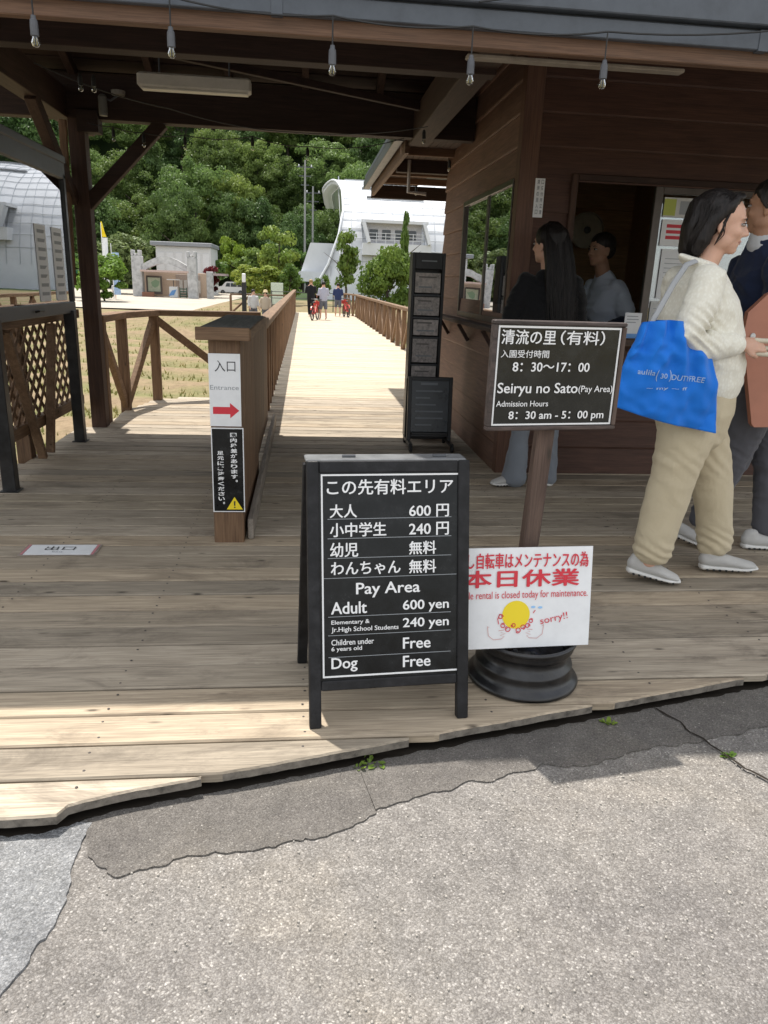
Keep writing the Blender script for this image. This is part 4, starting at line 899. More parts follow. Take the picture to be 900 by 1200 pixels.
# ------------------------------------------------------------------ background trees
def crown_mesh(name, n, clumps, leaf, shape='round', seed=1, tight=.28):
    r = np.random.default_rng(seed)
    u = r.normal(size=(clumps, 3)); u /= np.linalg.norm(u, axis=1)[:, None]; rad = r.uniform(.35, 1, clumps) ** .6
    C = u * rad[:, None] * .82
    if shape == 'cone': t = r.uniform(-1, 1, clumps); C = np.stack([u[:, 0] * (1 - t) * .5, u[:, 1] * (1 - t) * .5, t], 1)
    if shape == 'column': C = np.stack([u[:, 0] * .7 * rad, u[:, 1] * .7 * rad, r.uniform(-1, 1, clumps)], 1); C[:, :2] *= np.sqrt(np.clip(1 - (C[:, 2:] ** 2) * .6, 0, 1))
    cs_ = r.uniform(.6, 1.35, clumps) * tight
    k = r.integers(0, clumps, n); d = r.normal(size=(n, 3)); d /= np.linalg.norm(d, axis=1)[:, None]; d[:, 2] = np.abs(d[:, 2]) * r.choice([1, 1, 1, -.4], n)
    P = C[k] + d * cs_[k][:, None] * r.uniform(.55, 1.08, n)[:, None] * np.array([1, 1, .75])
    nr = d + r.normal(size=(n, 3)) * .55; nr /= np.linalg.norm(nr, axis=1)[:, None]
    a = np.cross(nr, r.normal(size=(n, 3))); a /= np.linalg.norm(a, axis=1)[:, None]; b = np.cross(nr, a); s = leaf * r.uniform(.6, 1.3, n)[:, None]
    V = np.concatenate([P - a * s, P - b * s * .55 + nr * s * .15, P + a * s, P + b * s * .55 + nr * s * .15], 1).reshape(-1, 3)
    me = bpy.data.meshes.new(name); me.vertices.add(4 * n); me.vertices.foreach_set('co', V.ravel()); me.loops.add(4 * n); me.loops.foreach_set('vertex_index', np.arange(4 * n)); me.polygons.add(n)
    me.polygons.foreach_set('loop_start', np.arange(n) * 4); me.polygons.foreach_set('loop_total', np.full(n, 4)); me.update(calc_edges=True); return me
BARK = rough_paint('bark', (.07, .055, .042), .9, .3, bump=.4)
def trunk_mb(h, r, seed, spread=.35):
    rr = random.Random(seed); mb = MB(); top = h * .62
    P = [(0, 0, -.3), (rr.uniform(-.03, .03) * h, 0, top * .4), (rr.uniform(-.05, .05) * h, rr.uniform(-.04, .04) * h, top)]
    mb.tube([P[0], P[1], P[2], (P[2][0], P[2][1], h * .85)], [r, r * .8, r * .55, r * .15], 8)
    for k in range(5):
        a = k * 1.3 + rr.random(); z = top * rr.uniform(.55, 1.0); q = (P[2][0] * z / top, P[2][1] * z / top, z); L = h * spread * rr.uniform(.6, 1)
        mb.tube([q, (q[0] + math.cos(a) * L * .5, q[1] + math.sin(a) * L * .5, z + L * .45), (q[0] + math.cos(a) * L, q[1] + math.sin(a) * L, z + L * .8)], [r * .4, r * .25, r * .08], 5)
    return mb
LF = dict(dark=leafmat('forest_leaf_dark', (.075, .130, .042), (.125, .19, .062), .42, .1), mid=leafmat('forest_leaf_mid', (.13, .20, .06), (.19, .27, .085), .45, .1),
          bright=leafmat('bright_leaf', (.13, .22, .035), (.20, .30, .05), .4, .5), yellow=leafmat('yellow_green_leaf', (.17, .25, .05), (.26, .31, .07), .4, .5), bush=leafmat('bush_leaf', (.075, .14, .03), (.13, .21, .045), .35, .7),
          willow=leafmat('grey_green_leaf', (.14, .18, .07), (.20, .25, .10), .35, .4), red=leafmat('dark_red_leaf', (.09, .012, .02), (.16, .025, .035), .3, .5))
def with_mat(me, m): me.materials.append(m); return me
VAR = [with_mat(crown_mesh('forest_crown', 17000, 80, .031, s, sd, tg * .72), LF[c]) for s, sd, tg, c in (('round', 1, .30, 'dark'), ('round', 2, .27, 'mid'), ('round', 3, .30, 'dark'), ('cone', 4, .26, 'dark'), ('round', 5, .26, 'mid'))]
TRK = trunk_mb(1.0, .03, 3).build('trunk', BARK); TRM = TRK.data; bpy.data.objects.remove(TRK)
protos = []
cnt = 0; r2 = random.Random(11)
rows = [(129, 9.5), (136, 10), (148, 10.5), (160, 11.5), (173, 12.5), (188, 13.5), (205, 15), (225, 17)]
for yy, spc in rows:
    x = -yy * .62
    while x < yy * .62 and cnt < 292:
        X = x + r2.uniform(-2.5, 2.5); Y = yy + r2.uniform(-3, 3); v = r2.randrange(5); x += spc * (.68 if -yy * .5 < x < yy * .14 else 1.5)
        rad = spc * r2.uniform(.56, .80); ht = rad * r2.uniform(1.5, 2.2)
        o = thing('forest_tree', (X, Y, ground_z(X, Y) - .5), 'dark green broadleaf tree in the dense forest on the hillside' if v != 3 else 'dark pointed tree in the dense forest on the hillside', 'tree', 'broadleaf trees of the hillside forest' if v != 3 else 'pointed trees of the hillside forest')
        c = bpy.data.objects.new('crown', VAR[v]); link(c, o); c.location = (0, 0, ht * .72); c.scale = (rad, rad, ht * .62); c.rotation_euler = (0, 0, r2.uniform(0, 6.28))
        t = bpy.data.objects.new('trunk', TRM); link(t, o); t.scale = (ht * .9,) * 3; cnt += 1
def tree(x, y, h, rx, rz, label, leaf, n, ls, shape='round', seed=1, cat='tree', name='tree', clumps=26, base=None, zc=None, tight=.3):
    z = ground_z(x, y) if base is None else base
    o = thing(name, (x, y, z), label, cat)
    me = with_mat(crown_mesh('crown', n, clumps, ls, shape, seed, tight), LF[leaf]); c = bpy.data.objects.new('crown', me); link(c, o); c.scale = (rx, rx, rz); c.location = (0, 0, zc if zc is not None else h - rz)
    trunk_mb(h, .035 * h * .6, seed, .3).build('trunk', BARK, o, local=True)
    return o
tree(-11.3, 124, 9.6, 2.7, 4.4, 'bright green rounded young tree standing alone behind the parked van', 'bright', 5200, .075, seed=21, name='round_tree', tight=.26)
tree(-5.6, 100, 5.4, 3.6, 2.6, 'dark green shrub mass right of the bright round tree', 'bush', 4200, .08, seed=22, name='shrub', cat='shrub')
tree(-1.9, 52, 4.9, 1.5, 1.9, 'airy yellow green tree before the left end of the white building', 'yellow', 2200, .085, seed=23, name='yellow_tree', clumps=16, tight=.34)
tree(-2.4, 46, 2.6, 1.8, 1.15, 'low bright yellow green bush left of the bridge end', 'yellow', 3600, .07, seed=24, name='yellow_bush', cat='bush')
tree(-.9, 45, 2.4, .9, 1.2, 'small green bush behind the cyclist in black', 'bush', 2200, .09, seed=25, name='bush', cat='bush')
tree(2.35, 45, 4.0, .85, 1.35, 'narrow tree with curly dark crown before the white building', 'bush', 3200, .10, 'column', seed=26, name='column_tree', tight=.34)
tree(1.1, 50, 1.9, .65, .95, 'small rounded clipped bush behind the cyclist in navy', 'bush', 1800, .11, seed=27, name='clipped_bush', cat='bush')
tree(3.75, 34, 3.75, 1.30, 1.95, 'large loose green bush right of the bridge handrail', 'bush', 9000, .055, seed=28, name='large_bush', cat='bush', clumps=40)
tree(5.9, 46, 5.1, .5, 2.4, 'slender pointed cypress before the white building by the kiosk', 'bush', 2200, .12, 'cone', seed=29, name='cypress')
tree(-22.5, 97, 7.2, 4.6, 3.5, 'wide grey green tree rising behind the gate', 'willow', 7000, .06, seed=30, name='wide_tree', clumps=40)
tree(-17.5, 70, 4.5, 2.6, 2.2, 'bright green bush behind the banners left of the gate', 'bright', 4600, .08, seed=31, name='bush', cat='bush')
tree(-25, 78, 5.0, 4.0, 2.6, 'green shrub at the far left seen past the fence', 'bush', 3600, .09, seed=32, name='shrub', cat='shrub')
tree(-11.2, 95, 3.9, 1.1, 1.7, 'dark red leaved tree between gate and van', 'red', 2600, .1, seed=33, name='red_tree')
tree(-14.0, 112, 5.6, 4, 2.8, 'dark shrub mass behind the pale shed', 'bush', 3000, .09, seed=34, name='shrub', cat='shrub')
for i, (x, y, h) in enumerate(((-16.5, 127, 5.6), (-4.6, 118, 6.5), (-.2, 96, 5.8), (-13, 70, 0))):
    if h: tree(x, y, h, 3.2, h * .5, ['deep green shrub directly behind the parked van', 'dark shrub between round tree and yellow tree', 'dark tree just left of the white building end'][i], 'bush', 3000, .09, seed=40 + i, name='shrub', cat='shrub')
# grass tufts in the field and by the deck (uncountable)
mb_n = 16000; r = np.random.default_rng(5)
gy_ = 6 + (r.random(mb_n) ** 1.6) * 34; gx_ = np.where(r.random(mb_n) < .85, r.uniform(-1.0, -.02, mb_n) * (2.2 + gy_ * .55) - .6, r.uniform(2.2, 9, mb_n))
keep = (np.sin((gy_ * .94 + gx_ * .22) * 2 * np.pi / 2.6) < .2) | (gy_ < 10); gx_, gy_ = gx_[keep], gy_[keep]
keep = ~((gx_ > -2.05) & (gx_ < 2.3) & (gy_ < 8.8)) & ~((gx_ > -.55) & (gx_ < 2.25)); gx_, gy_ = gx_[keep], gy_[keep]
n = len(gx_); gz = np.array([ground_z(a, b) for a, b in zip(gx_, gy_)]); hh = r.uniform(.04, .13, n); an = r.uniform(0, 6.28, n); w = hh * .22
A = np.stack([gx_ - np.cos(an) * w, gy_ - np.sin(an) * w, gz - .01], 1); B = np.stack([gx_ + np.cos(an) * w, gy_ + np.sin(an) * w, gz - .01], 1); T = np.stack([gx_ + r.normal(0, .4, n) * hh, gy_ + r.normal(0, .4, n) * hh, gz + hh], 1)
Vg = np.stack([A, B, T], 1).reshape(-1, 3)
GR = leafmat('field_grass', (.12, .15, .05), (.22, .20, .10), .3, 1.5)
tag(mesh_obj('field_grass', Vg, [(3 * i, 3 * i + 1, 3 * i + 2) for i in range(n)], GR), 'short dry green grass growing on the brown field', 'grass', kind='stuff')

# ------------------------------------------------------------------ far buildings
WHB = rough_paint('white_building_paint', (.60, .62, .65), .45, .05, sc=1); WHG = rough_paint('pale_panel_joint', (.46, .49, .52), .5, .05); SHD = rough_paint('dark_window', (.05, .06, .07), .15, .1); SLOT = rough_paint('slot_grey', (.28, .29, .30), .6)
wb = thing('curved_white_building', (2.5, 75, -.1), 'large white building with a curved gridded shell roof and recessed balcony windows', 'building')
def sec(t):  # t 0..1 from near base over the ridge to far base: y, z
    a = math.pi * t; return 75 - 12.5 * math.cos(a) * (1 if t < .5 else .8), -.2 + 10.4 * math.sin(a) ** .72
def xl(t):   # left rim
    P = [(0, .6), (.05, 1.9), (.12, 2.75), (.2, 3.15), (.3, 3.15), (.4, 2.75), (.5, 2.3), (.6, 1.75), (.7, 2.1), (.8, 3.0), (1, 5)]
    for (a, b), (c, d) in zip(P, P[1:]):
        if t <= c: return b + (d - b) * (t - a) / (c - a)
    return P[-1][1]
nt_, nxs = 60, 40; V = []
for i in range(nt_ + 1):
    t = .70 * i / nt_; y, z = sec(t); x0 = xl(t)
    for j in range(nxs + 1):
        x = x0 + (52 - x0) * (j / nxs); V.append((x, y, z))
F = [(i * (nxs + 1) + j, (i + 1) * (nxs + 1) + j, (i + 1) * (nxs + 1) + j + 1, i * (nxs + 1) + j + 1) for i in range(nt_) for j in range(nxs)]
V2 = [(x, y + .0, z - .35) for x, y, z in V]; nV = len(V)
F2 = [tuple(reversed([q + nV for q in f])) for f in F] + [((i) * (nxs + 1), (i) * (nxs + 1) + nV, (i + 1) * (nxs + 1) + nV, (i + 1) * (nxs + 1)) for i in range(nt_)]
mesh_obj('shell_roof', V + V2, F + F2, WHB, wb, smooth=True)
seam = MB()
def onsh(x, t, d=.03): y, z = sec(t); return (x, y - d, z + d)
for j in range(60):
    x = 1.2 + j * .85; seg = [onsh(x, t) for t in np.linspace(.03, .5, 26) if x > xl(t) + .1]
    if len(seg) > 1: seam.tube(seg, .022, 4)
for t in np.linspace(.06, .5, 17): seam.tube([onsh(xl(t) + .05, t), onsh(26, t), onsh(51, t)], .022, 4)
tag(seam.build('panel_joint', WHG, wb), kind='stuff')
rim = [(xl(t) - .05, *sec(t)) for t in np.linspace(0, .70, 40)]; MB().tube(rim, .10, 8).build('rim', WHB, wb, smooth=True)
MB().tube([(x + .9, y, z - .5) for x, y, z in rim[27:]], .07, 6).build('inner_rib', WHB, wb, smooth=True); MB().tube([(x + .5, y, z - .3) for x, y, z in rim[24:]], .05, 6).build('inner_rib', WHG, wb, smooth=True)
yw = sec(.24)[0]
# recessed balcony: dark-framed box let into the shell, standing proud of it
def bay(x0, x1):
    z0, z1 = 4.35, 5.85; y = 61.8
    MB().prism([(x0 - .5, y), (x1 + .4, y), (x1 + .2, y + 6), (x0 - .2, y + 6)], z1, z1 + .22).build('bay_head', WHB, wb)
    MB().prism([(x0 - .35, y + .1), (x1 + .75, y + .1), (x1 + .4, y + 6), (x0 - .2, y + 6)], z0 - .9, z0).build('bay_apron', WHB, wb)
    MB().beam((x0 - .3, y + .3, z1), (x0 + .15, y + .1, z0), .25, .8, up=(0, 1, 0)).build('bay_cheek', WHB, wb); MB().beam((x1 + .1, y + .3, z1), (x1 + .55, y + .1, z0), .25, .8, up=(0, 1, 0)).build('bay_cheek', WHB, wb)
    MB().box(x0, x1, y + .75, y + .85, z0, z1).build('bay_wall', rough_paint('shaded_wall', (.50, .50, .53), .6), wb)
    nwin = 4; w = (x1 - x0 - .3) / nwin
    for k in range(nwin):
        a = x0 + .2 + k * w; MB().box(a, a + w - .35, y + .69, y + .76, z0 + .35, z1 - .45, .02).build('window', SHD, wb)
    for z in (z0 + .25, z0 + .5, z0 + .75): MB().tube([(x0, y + .25, z), (x1 + .2, y + .25, z)], .03, 5).build('handrail', WHB, wb)
    for k in range(7): a = x0 + (x1 - x0) * k / 6; MB().tube([(a, y + .25, z0), (a, y + .25, z0 + .8)], .03, 5).build('baluster', WHB, wb)
bay(4.9, 9.3); bay(19, 24); bay(31, 36)
for x0, x1, t in ((4.8, 9.4, .315), (5.1, 9.9, .262), (19, 24, .315), (31, 36, .315), (19, 24, .40), (25, 30, .35), (33, 38, .40)):
    a = onsh(x0, t, .07); b = onsh(x1, t, .07); MB().beam(a, b, .25, .13).build('roof_slot', SLOT, wb)
MB().beam(onsh(3.6, .47, .1), onsh(8.0, .47, .1), .3, .12).build('roof_slot', SLOT, wb)
MB().tube([(3.1, 75, 10), (3.1, 75, 10.7)], .05, 6).build('mast', WHG, wb)
# entrance wing at the foot
wg = MB(); wg.prism([(-.3, 64.5), (2.6, 64.5), (2.6, 72), (.3, 72)], 2.05, 4.3); wg.V = [(x + (.75 if z > 4 else 0) + (0), y, z) for x, y, z in wg.V]; wg.build('entrance_canopy', WHB, wb)
MB().prism([(-.75, 63.8), (2.3, 63.8), (2.3, 66), (-.3, 66)], 1.25, 2.05).build('canopy_fascia', WHB, wb)
MB().box(.2, 2.0, 64.7, 65.0, -.3, 1.3).build('entrance_glass', SHD, wb)
fn = MB(); fn.prism([(.9, 62.6), (3.8, 62.6), (3.8, 63.4), (.9, 63.4)], -.4, 3.3, .0); fn.V = [(x + (1.3 if (z > 3 and x < 1) else 0) - (.3 if z > 3 and x > 3 else 0), y + (1.5 if z > 3 else 0), z) for x, y, z in fn.V]; fn.build('buttress', WHB, wb)
MB().box(6.0, 50, 62.9, 63.2, -.4, 2.6).build('base_wall', WHB, wb)

# welcome gate on the plaza
ST = rough_paint('pale_stone', (.44, .44, .44), .9, .25, bump=.5, sc=2)
gt = thing('stone_gate', (-15.3, 88, -1.05), 'pale stone gate with two towers and an arch in front of a small beige shop', 'gate')
for x0, x1, y in ((-19.05, -17.95, 88.5), (-12.75, -11.75, 86.5)):
    MB().box(x0, x1, y, y + 1.2, -1.1, 3.3, .06).build('tower', ST, gt)
    for a in (0, .36, .72): MB().box(x0 + a, x0 + a + .26, y, y + 1.2, 3.3, 3.9 - (a == .36) * .35, .04).build('merlon', ST, gt)
V = []; N = 24
for i in range(N + 1):
    t = i / N; x = -18.0 + 5.3 * t; y = 88.6 - 1.7 * t; zt = 2.35 + .95 * math.sin(math.pi * t); V += [(x, y, zt - .75), (x, y, zt), (x, y + .8, zt), (x, y + .8, zt - .75)]
mesh_obj('arch', V, [(4 * i + k, 4 * i + 4 + k, 4 * i + 4 + (k + 1) % 4, 4 * i + (k + 1) % 4) for i in range(N) for k in range(4)], ST, gt)
MB().prism([(-18.1, 88.2), (-12.6, 86.4), (-12.6, 89), (-18.1, 90)], 1.65, 1.85).build('eave', rough_paint('pinkish_tile', (.48, .36, .32), .7), gt)
MB().box(-10.9, -10.2, 88, 88.8, -1.1, 1.9, .05).build('pier', ST, gt)
SHOPW = rough_paint('beige_wall', (.50, .38, .29), .8, .08)
sh = thing('small_shop', (-15, 91, -1.05), 'small beige shop with a map board and green frames behind the stone gate', 'shop')
MB().box(-18.3, -11.0, 90.4, 95, -1.1, 1.7, .03).build('wall', SHOPW, sh); MB().box(-14.6, -11.9, 90.30, 90.39, -.9, 1.5, .02).build('shop_front', rough_paint('shop_front', (.34, .27, .23), .6), sh)
for k in range(5): MB().box(-14.2 + k * .5, -13.85 + k * .5, 90.2, 90.29, -.5, .9, .01).build('window_pane', rough_paint('pale_pane', (.5, .47, .44), .3), sh)
MB().prism([(-11.0, 90), (-9.2, 92), (-9.2, 96), (-11.0, 96)], 1.5, 1.75).build('side_roof', rough_paint('pink_roof', (.5, .38, .38), .7), sh)
mp = thing('map_board', (-16.9, 89.5, -1.05), 'pale green map board in a dark frame inside the stone gate', 'map board')
MB().box(-17.75, -16.0, 89.5, 89.6, -.75, 1.25, .03).build('frame', rough_paint('dark_frame', (.10, .08, .07), .6), mp); MB().box(-17.55, -16.2, 89.42, 89.49, -.45, 1.05).build('map_sheet', rough_paint('map_print', (.42, .45, .33), .6, .15, sc=3), mp)
flat([(x + 16.9 - 16.9, z) for x, z in [(.1, 1.0), (.5, 1.2), (.65, 1.7), (.2, 1.9), (-.3, 1.6), (-.2, 1.2)]], mat('map_green', (.22, .32, .2)), mp, y=-.09, name='map_shape')
MB().box(-17.6, -17.5, 89.5, 89.6, -1.1, -.75).build('post', BARK, mp)
mc = thing('vending_counter', (-15.2, 88, -1.05), 'white vending counter with a small sunshade under the gate arch', 'counter')
MB().box(-15.1, -14.2, 88.6, 89.2, -1.1, .15, .04).build('cabinet', WHITE, mc); flat([(0, .2), (.6, .3), (.9, .9), (.4, .8)], INKB, mc, y=.58, name='decoration'); MB().box(-15.3, -14.0, 88.4, 89.3, .85, .95, .02).build('sunshade', WHITE, mc); MB().tube([(-14.65, 88.9, 0), (-14.65, 88.9, .9)], .04).build('pole', DGREY, mc)
GRN = rough_paint('green_rack', (.03, .10, .06), .5)
for i, x in enumerate((-13.9, -12.95)):
    o = thing('green_stand', (x, 88.3, -1.05), ['left dark green display stand under the gate arch', 'right dark green display stand beside the right gate tower'][i], 'stand'); MB().box(x, x + .08, 88.2, 88.28, -1.05, .1).box(x + .72, x + .8, 88.2, 88.28, -1.05, .1).build('upright', GRN, o)
    for k in range(4): MB().box(x + .08, x + .72, 88.15, 88.5, -.95 + k * .28, -.85 + k * .28).build('shelf', GRN, o)
o = thing('flower_box', (-17.6, 88, -1.05), 'brown wooden planter at the foot of the left gate tower', 'planter'); MB().box(-17.9, -16.6, 87.6, 88.0, -1.1, -.5, .03).build('box', rough_paint('planter_wood', (.22, .10, .06), .7), o); MB().box(-17.82, -16.68, 87.66, 87.94, -.52, -.47).build('soil', BARK, o)
hb = thing('pale_shed', (-13, 104, -1.05), 'long pale grey roofed shed behind the stone gate', 'shed')
MB().box(-19.2, -12.2, 104, 112, -1.1, 5.0, .05).build('wall', rough_paint('pale_shed_wall', (.62, .62, .62), .6), hb); MB().box(-19.8, -12.0, 103.5, 112.5, 5.0, 5.5, .05).build('roof', rough_paint('grey_shed_roof', (.26, .27, .29), .6), hb)
for k in range(6): MB().box(-19 + k * 1.15, -18.15 + k * 1.15, 103.93, 104.0, .5, 4.2, .02).build('wall_panel', rough_paint('shed_panel', (.66, .66, .67), .6), hb)

# parked van, side on
vn = thing('parked_van', (-11.2, 119, -1.1), 'small white van parked side on in front of the forest', 'van')
VW = rough_paint('van_paint', (.62, .63, .65), .25, .03)
vx, vy, vz = -13.2, 119, -1.1
prof = [(0, .35), (0, .95), (.25, 1.12), (.75, 1.22), (1.25, 1.78), (1.45, 1.86), (4.1, 1.88), (4.22, 1.75), (4.3, 1.0), (4.3, .35)]
V = [(vx + x, vy, vz + z) for x, z in prof] + [(vx + x, vy + 1.65, vz + z) for x, z in prof]; n = len(prof)
mesh_obj('body', V, [tuple(range(n)), tuple(range(2 * n - 1, n - 1, -1))] + [((i + 1) % n, i, i + n, (i + 1) % n + n) for i in range(n)], VW, vn)
for a, b in ((1.15, 1.95), (2.05, 2.95), (3.05, 4.0)): mesh_obj('side_window', [(vx + a + (.12 if a < 1.2 else 0), vy - .02, vz + 1.15), (vx + b, vy - .02, vz + 1.15), (vx + b, vy - .02, vz + 1.68), (vx + a + (.30 if a < 1.2 else 0), vy - .02, vz + 1.68)], [(0, 1, 2, 3)], SHD, vn)
for a in (.85, 3.5):
    t = MB().lathe([(0, -.1), (.2, -.1), (.31, -.08), (.33, 0), (.31, .1), (0, .1)], (vx + a, vy - .02, vz + .33), 18, 'y').build('wheel', RUBBER, vn); MB().lathe([(0, -.13), (.16, -.12), (.18, -.10)], (vx + a, vy - .02, vz + .33), 14, 'y').build('hubcap', DGREY, t)
MB().box(vx - .05, vx + .15, vy - .01, vy + 1.66, vz + .3, vz + .5, .02).build('bumper', DGREY, vn); MB().box(vx - .02, vx + .06, vy + .02, vy + .3, vz + .75, vz + .9, .01).build('headlight', PAPER, vn)
# power poles
for i, (x, y, h, l) in enumerate(((0.0, 118, 18, 'taller grey power pole before the forest left of the white roof'), (1.2, 122, 15, 'shorter grey power pole nearest the white roof edge'))):
    o = thing('power_pole', (x, y, -.2), l, 'power pole'); MB().tube([(x, y, -.5), (x, y, h)], [.2, .13], 8).build('pole', rough_paint('concrete_pole', (.30, .30, .29), .9), o)
    for k, z in enumerate((h - 1.0, h - 2.2, h - 3.4)): MB().box(x - 1.2 + .3 * k, x + 1.2 - .3 * k, y - .08, y + .08, z, z + .14).build('cross_arm', DGREY, o)
    for dx in (-.9, 0, .9): MB().lathe([(0, 0), (.09, 0), (.06, .12), (.09, .2), (0, .3)], (x + dx, y, h - .86), 8).build('insulator', WHITE, o)
# banners
for i, (x, y, h, c1, l) in enumerate(((-18.9, 76, 6.2, 'w', 'tall white banner with a yellow top beside the gate'), (-18.0, 75.5, 4.4, 'b', 'shorter pale blue banner right of the white banner'))):
    o = thing('banner_flag', (x, y, -1.05), l, 'banner'); MB().tube([(x, y, -1.1), (x, y, -1.1 + h + .7)], .035, 6).build('pole', WHITE, o)
    def cloth(z0, z1, m, w0, w1, nm):
        V = []
        for k in range(9):
            t = k / 8; z = z0 + (z1 - z0) * t; w = w0 + (w1 - w0) * t; V += [(x, y, z), (x + w * .5, y + .12 * math.sin(t * 7), z), (x + w, y - .1 * math.sin(t * 5), z)]
        mesh_obj(nm, V, [(3 * k + a, 3 * k + 1 + a, 3 * k + 4 + a, 3 * k + 3 + a) for k in range(8) for a in (0, 1)], m, o)
    if c1 == 'w': cloth(.2, h - 1.7, WHITE, .45, .5, 'cloth'); cloth(h - 1.65, h - .3, INKY, .45, .08, 'yellow_cloth')
    else: cloth(-.6, h - 1.2, rough_paint('pale_blue_cloth', (.35, .48, .68), .8, .1), .65, .65, 'cloth')
o = thing('green_tent', (-20.6, 78, -1.05), 'dark green tent edge partly hidden by the left pillar', 'tent'); MB().prism([(-22.8, 78), (-19.6, 78), (-19.6, 80.5), (-22.8, 80.5)], 1.2, 1.5).build('canopy', rough_paint('tent_green', (.02, .16, .09), .7), o)
for x in (-22.7, -19.7): MB().tube([(x, 78.1, -1.05), (x, 78.1, 1.2)], .04).build('pole', WHITE, o)
# black post and pale board by the ramp
o = thing('black_bollard', (-2.5, 32, -.5), 'tall black post with white cap beside the ramp by the people', 'post'); MB().box(-2.56, -2.38, 32, 32.15, -1.1, 1.15, .01).build('shaft', BLACKM, o); MB().box(-2.54, -2.40, 31.98, 32.17, 1.15, 1.5, .02).build('cap', WHITE, o)
o = thing('pale_info_board', (-1.4, 40, 0), 'plain pale green board standing left of the bridge end', 'board'); MB().box(-1.72, -1.10, 40, 40.06, .05, 1.15, .01).build('panel', rough_paint('pale_green_panel', (.55, .62, .52), .6), o); MB().tube([(-1.4, 40.08, -.6), (-1.4, 40.08, 1.1)], .03).build('post', DGREY, o)
o = thing('black_mesh_fence', (-1.5, 38, -.1), 'thin black rail fence across the end of the bridge', 'fence')
for z in (.15, .45, .75): MB().tube([(-1.6, 38, z), (6.5, 38, z)], .018, 5).build('rail', BLACKM, o)
for k in range(9): MB().tube([(-1.6 + k, 38, -.3), (-1.6 + k, 38, .8)], .025, 5).build('post', BLACKM, o)
# ------------------------------------------------------------------ people
def skin(name, c):
    m = mat(name, c, .5, .35); g = G(m); tc = g.n('TexCoord').outputs['Object']
    g.col(g.mix(g.ramp(g.noise(tc, 14, 4, .6), [(.3, (0, 0, 0)), (.7, (1, 1, 1))]), tuple(x * .86 for x in c), tuple(min(1, x * 1.08) for x in c)))
    g.b.inputs['Subsurface Weight'].default_value = .12; g.b.inputs['Subsurface Radius'].default_value = (.02, .008, .004); g.bump(g.noise(tc, 240, 2), .08, .002); return m
SK1 = skin('skin_light', (.60, .36, .26)); SK2 = skin('skin_tan', (.42, .23, .145))
def hairmat(name, c):
    m = mat(name, c, .5, .28); g = G(m); tc = g.n('TexCoord').outputs['Object']
    n = g.noise(g.vscale(tc, (140, 140, 10)), 1.0, 4, .65, .3); g.col(g.ramp(n, [(.35, tuple(x * .4 for x in c)), (.68, tuple(x * 1.6 for x in c))])); g.bump(n, .5, .004); return m
HAIR = hairmat('black_hair', (.014, .011, .010)); HAIR2 = hairmat('dark_brown_hair', (.02, .015, .012))
EYEW = mat('eye_white', (.36, .33, .31), .3); EYED = mat('iris', (.012, .008, .006), .1); LIP = mat('lip', (.46, .20, .16), .5); BROW = mat('brow', (.03, .02, .016), .8)
SHOE = fabric('pale_knit_shoe', (.52, .51, .49), (.40, .39, .37), 20, .8, .2, 300); SOLE = rough_paint('white_sole', (.66, .65, .62), .6, .08)

def head_parts(mb, c, yaw, s=1.0, pitch=0.0, nose=1.0):
    """ellipsoids of a head that faces local +x; c = centre (eye level)"""
    Rm = Matrix.Rotation(yaw, 3, 'Z') @ Matrix.Rotation(pitch, 3, 'Y'); c = Vector(c)
    def E(p, r, n=20, m=12): mb.ell(c + Rm @ (Vector(p) * s), tuple(q * s for q in r), n, m, Rm)
    E((-.012, 0, .030), (.094, .076, .086)); E((.022, 0, -.020), (.066, .063, .082)); E((.030, 0, -.070), (.052, .046, .040)); E((.056, 0, -.092), (.024, .024, .019))
    E((.010, .040, -.062), (.045, .026, .036)); E((.010, -.040, -.062), (.045, .026, .036))
    E((.055, .034, -.026), (.026, .024, .024)); E((.055, -.034, -.026), (.026, .024, .024))      # cheeks
    E((.070, 0, .028), (.018, .046, .014))                                                      # brow
    mb.limb([(c + Rm @ (Vector((.080, 0, .010)) * s), .008 * s, .008 * s), (c + Rm @ (Vector((.094, 0, -.014)) * s), .010 * s, .010 * s), (c + Rm @ (Vector((.101, 0, -.028)) * s), .0135 * s, .012 * s)], Rm @ Vector((0, 1, 0)), 12)
    E((.090, .012, -.032), (.010, .009, .008), 10, 8); E((.090, -.012, -.032), (.010, .009, .008), 10, 8)
    E((.074, 0, -.056), (.014, .023, .009), 12, 8); E((.071, 0, -.067), (.014, .020, .009), 12, 8)
    for sy in (-1, 1): E((-.006, sy * .073, -.012), (.016, .010, .030), 12, 8); E((-.002, sy * .074, -.032), (.010, .008, .012), 10, 8)
    return Rm
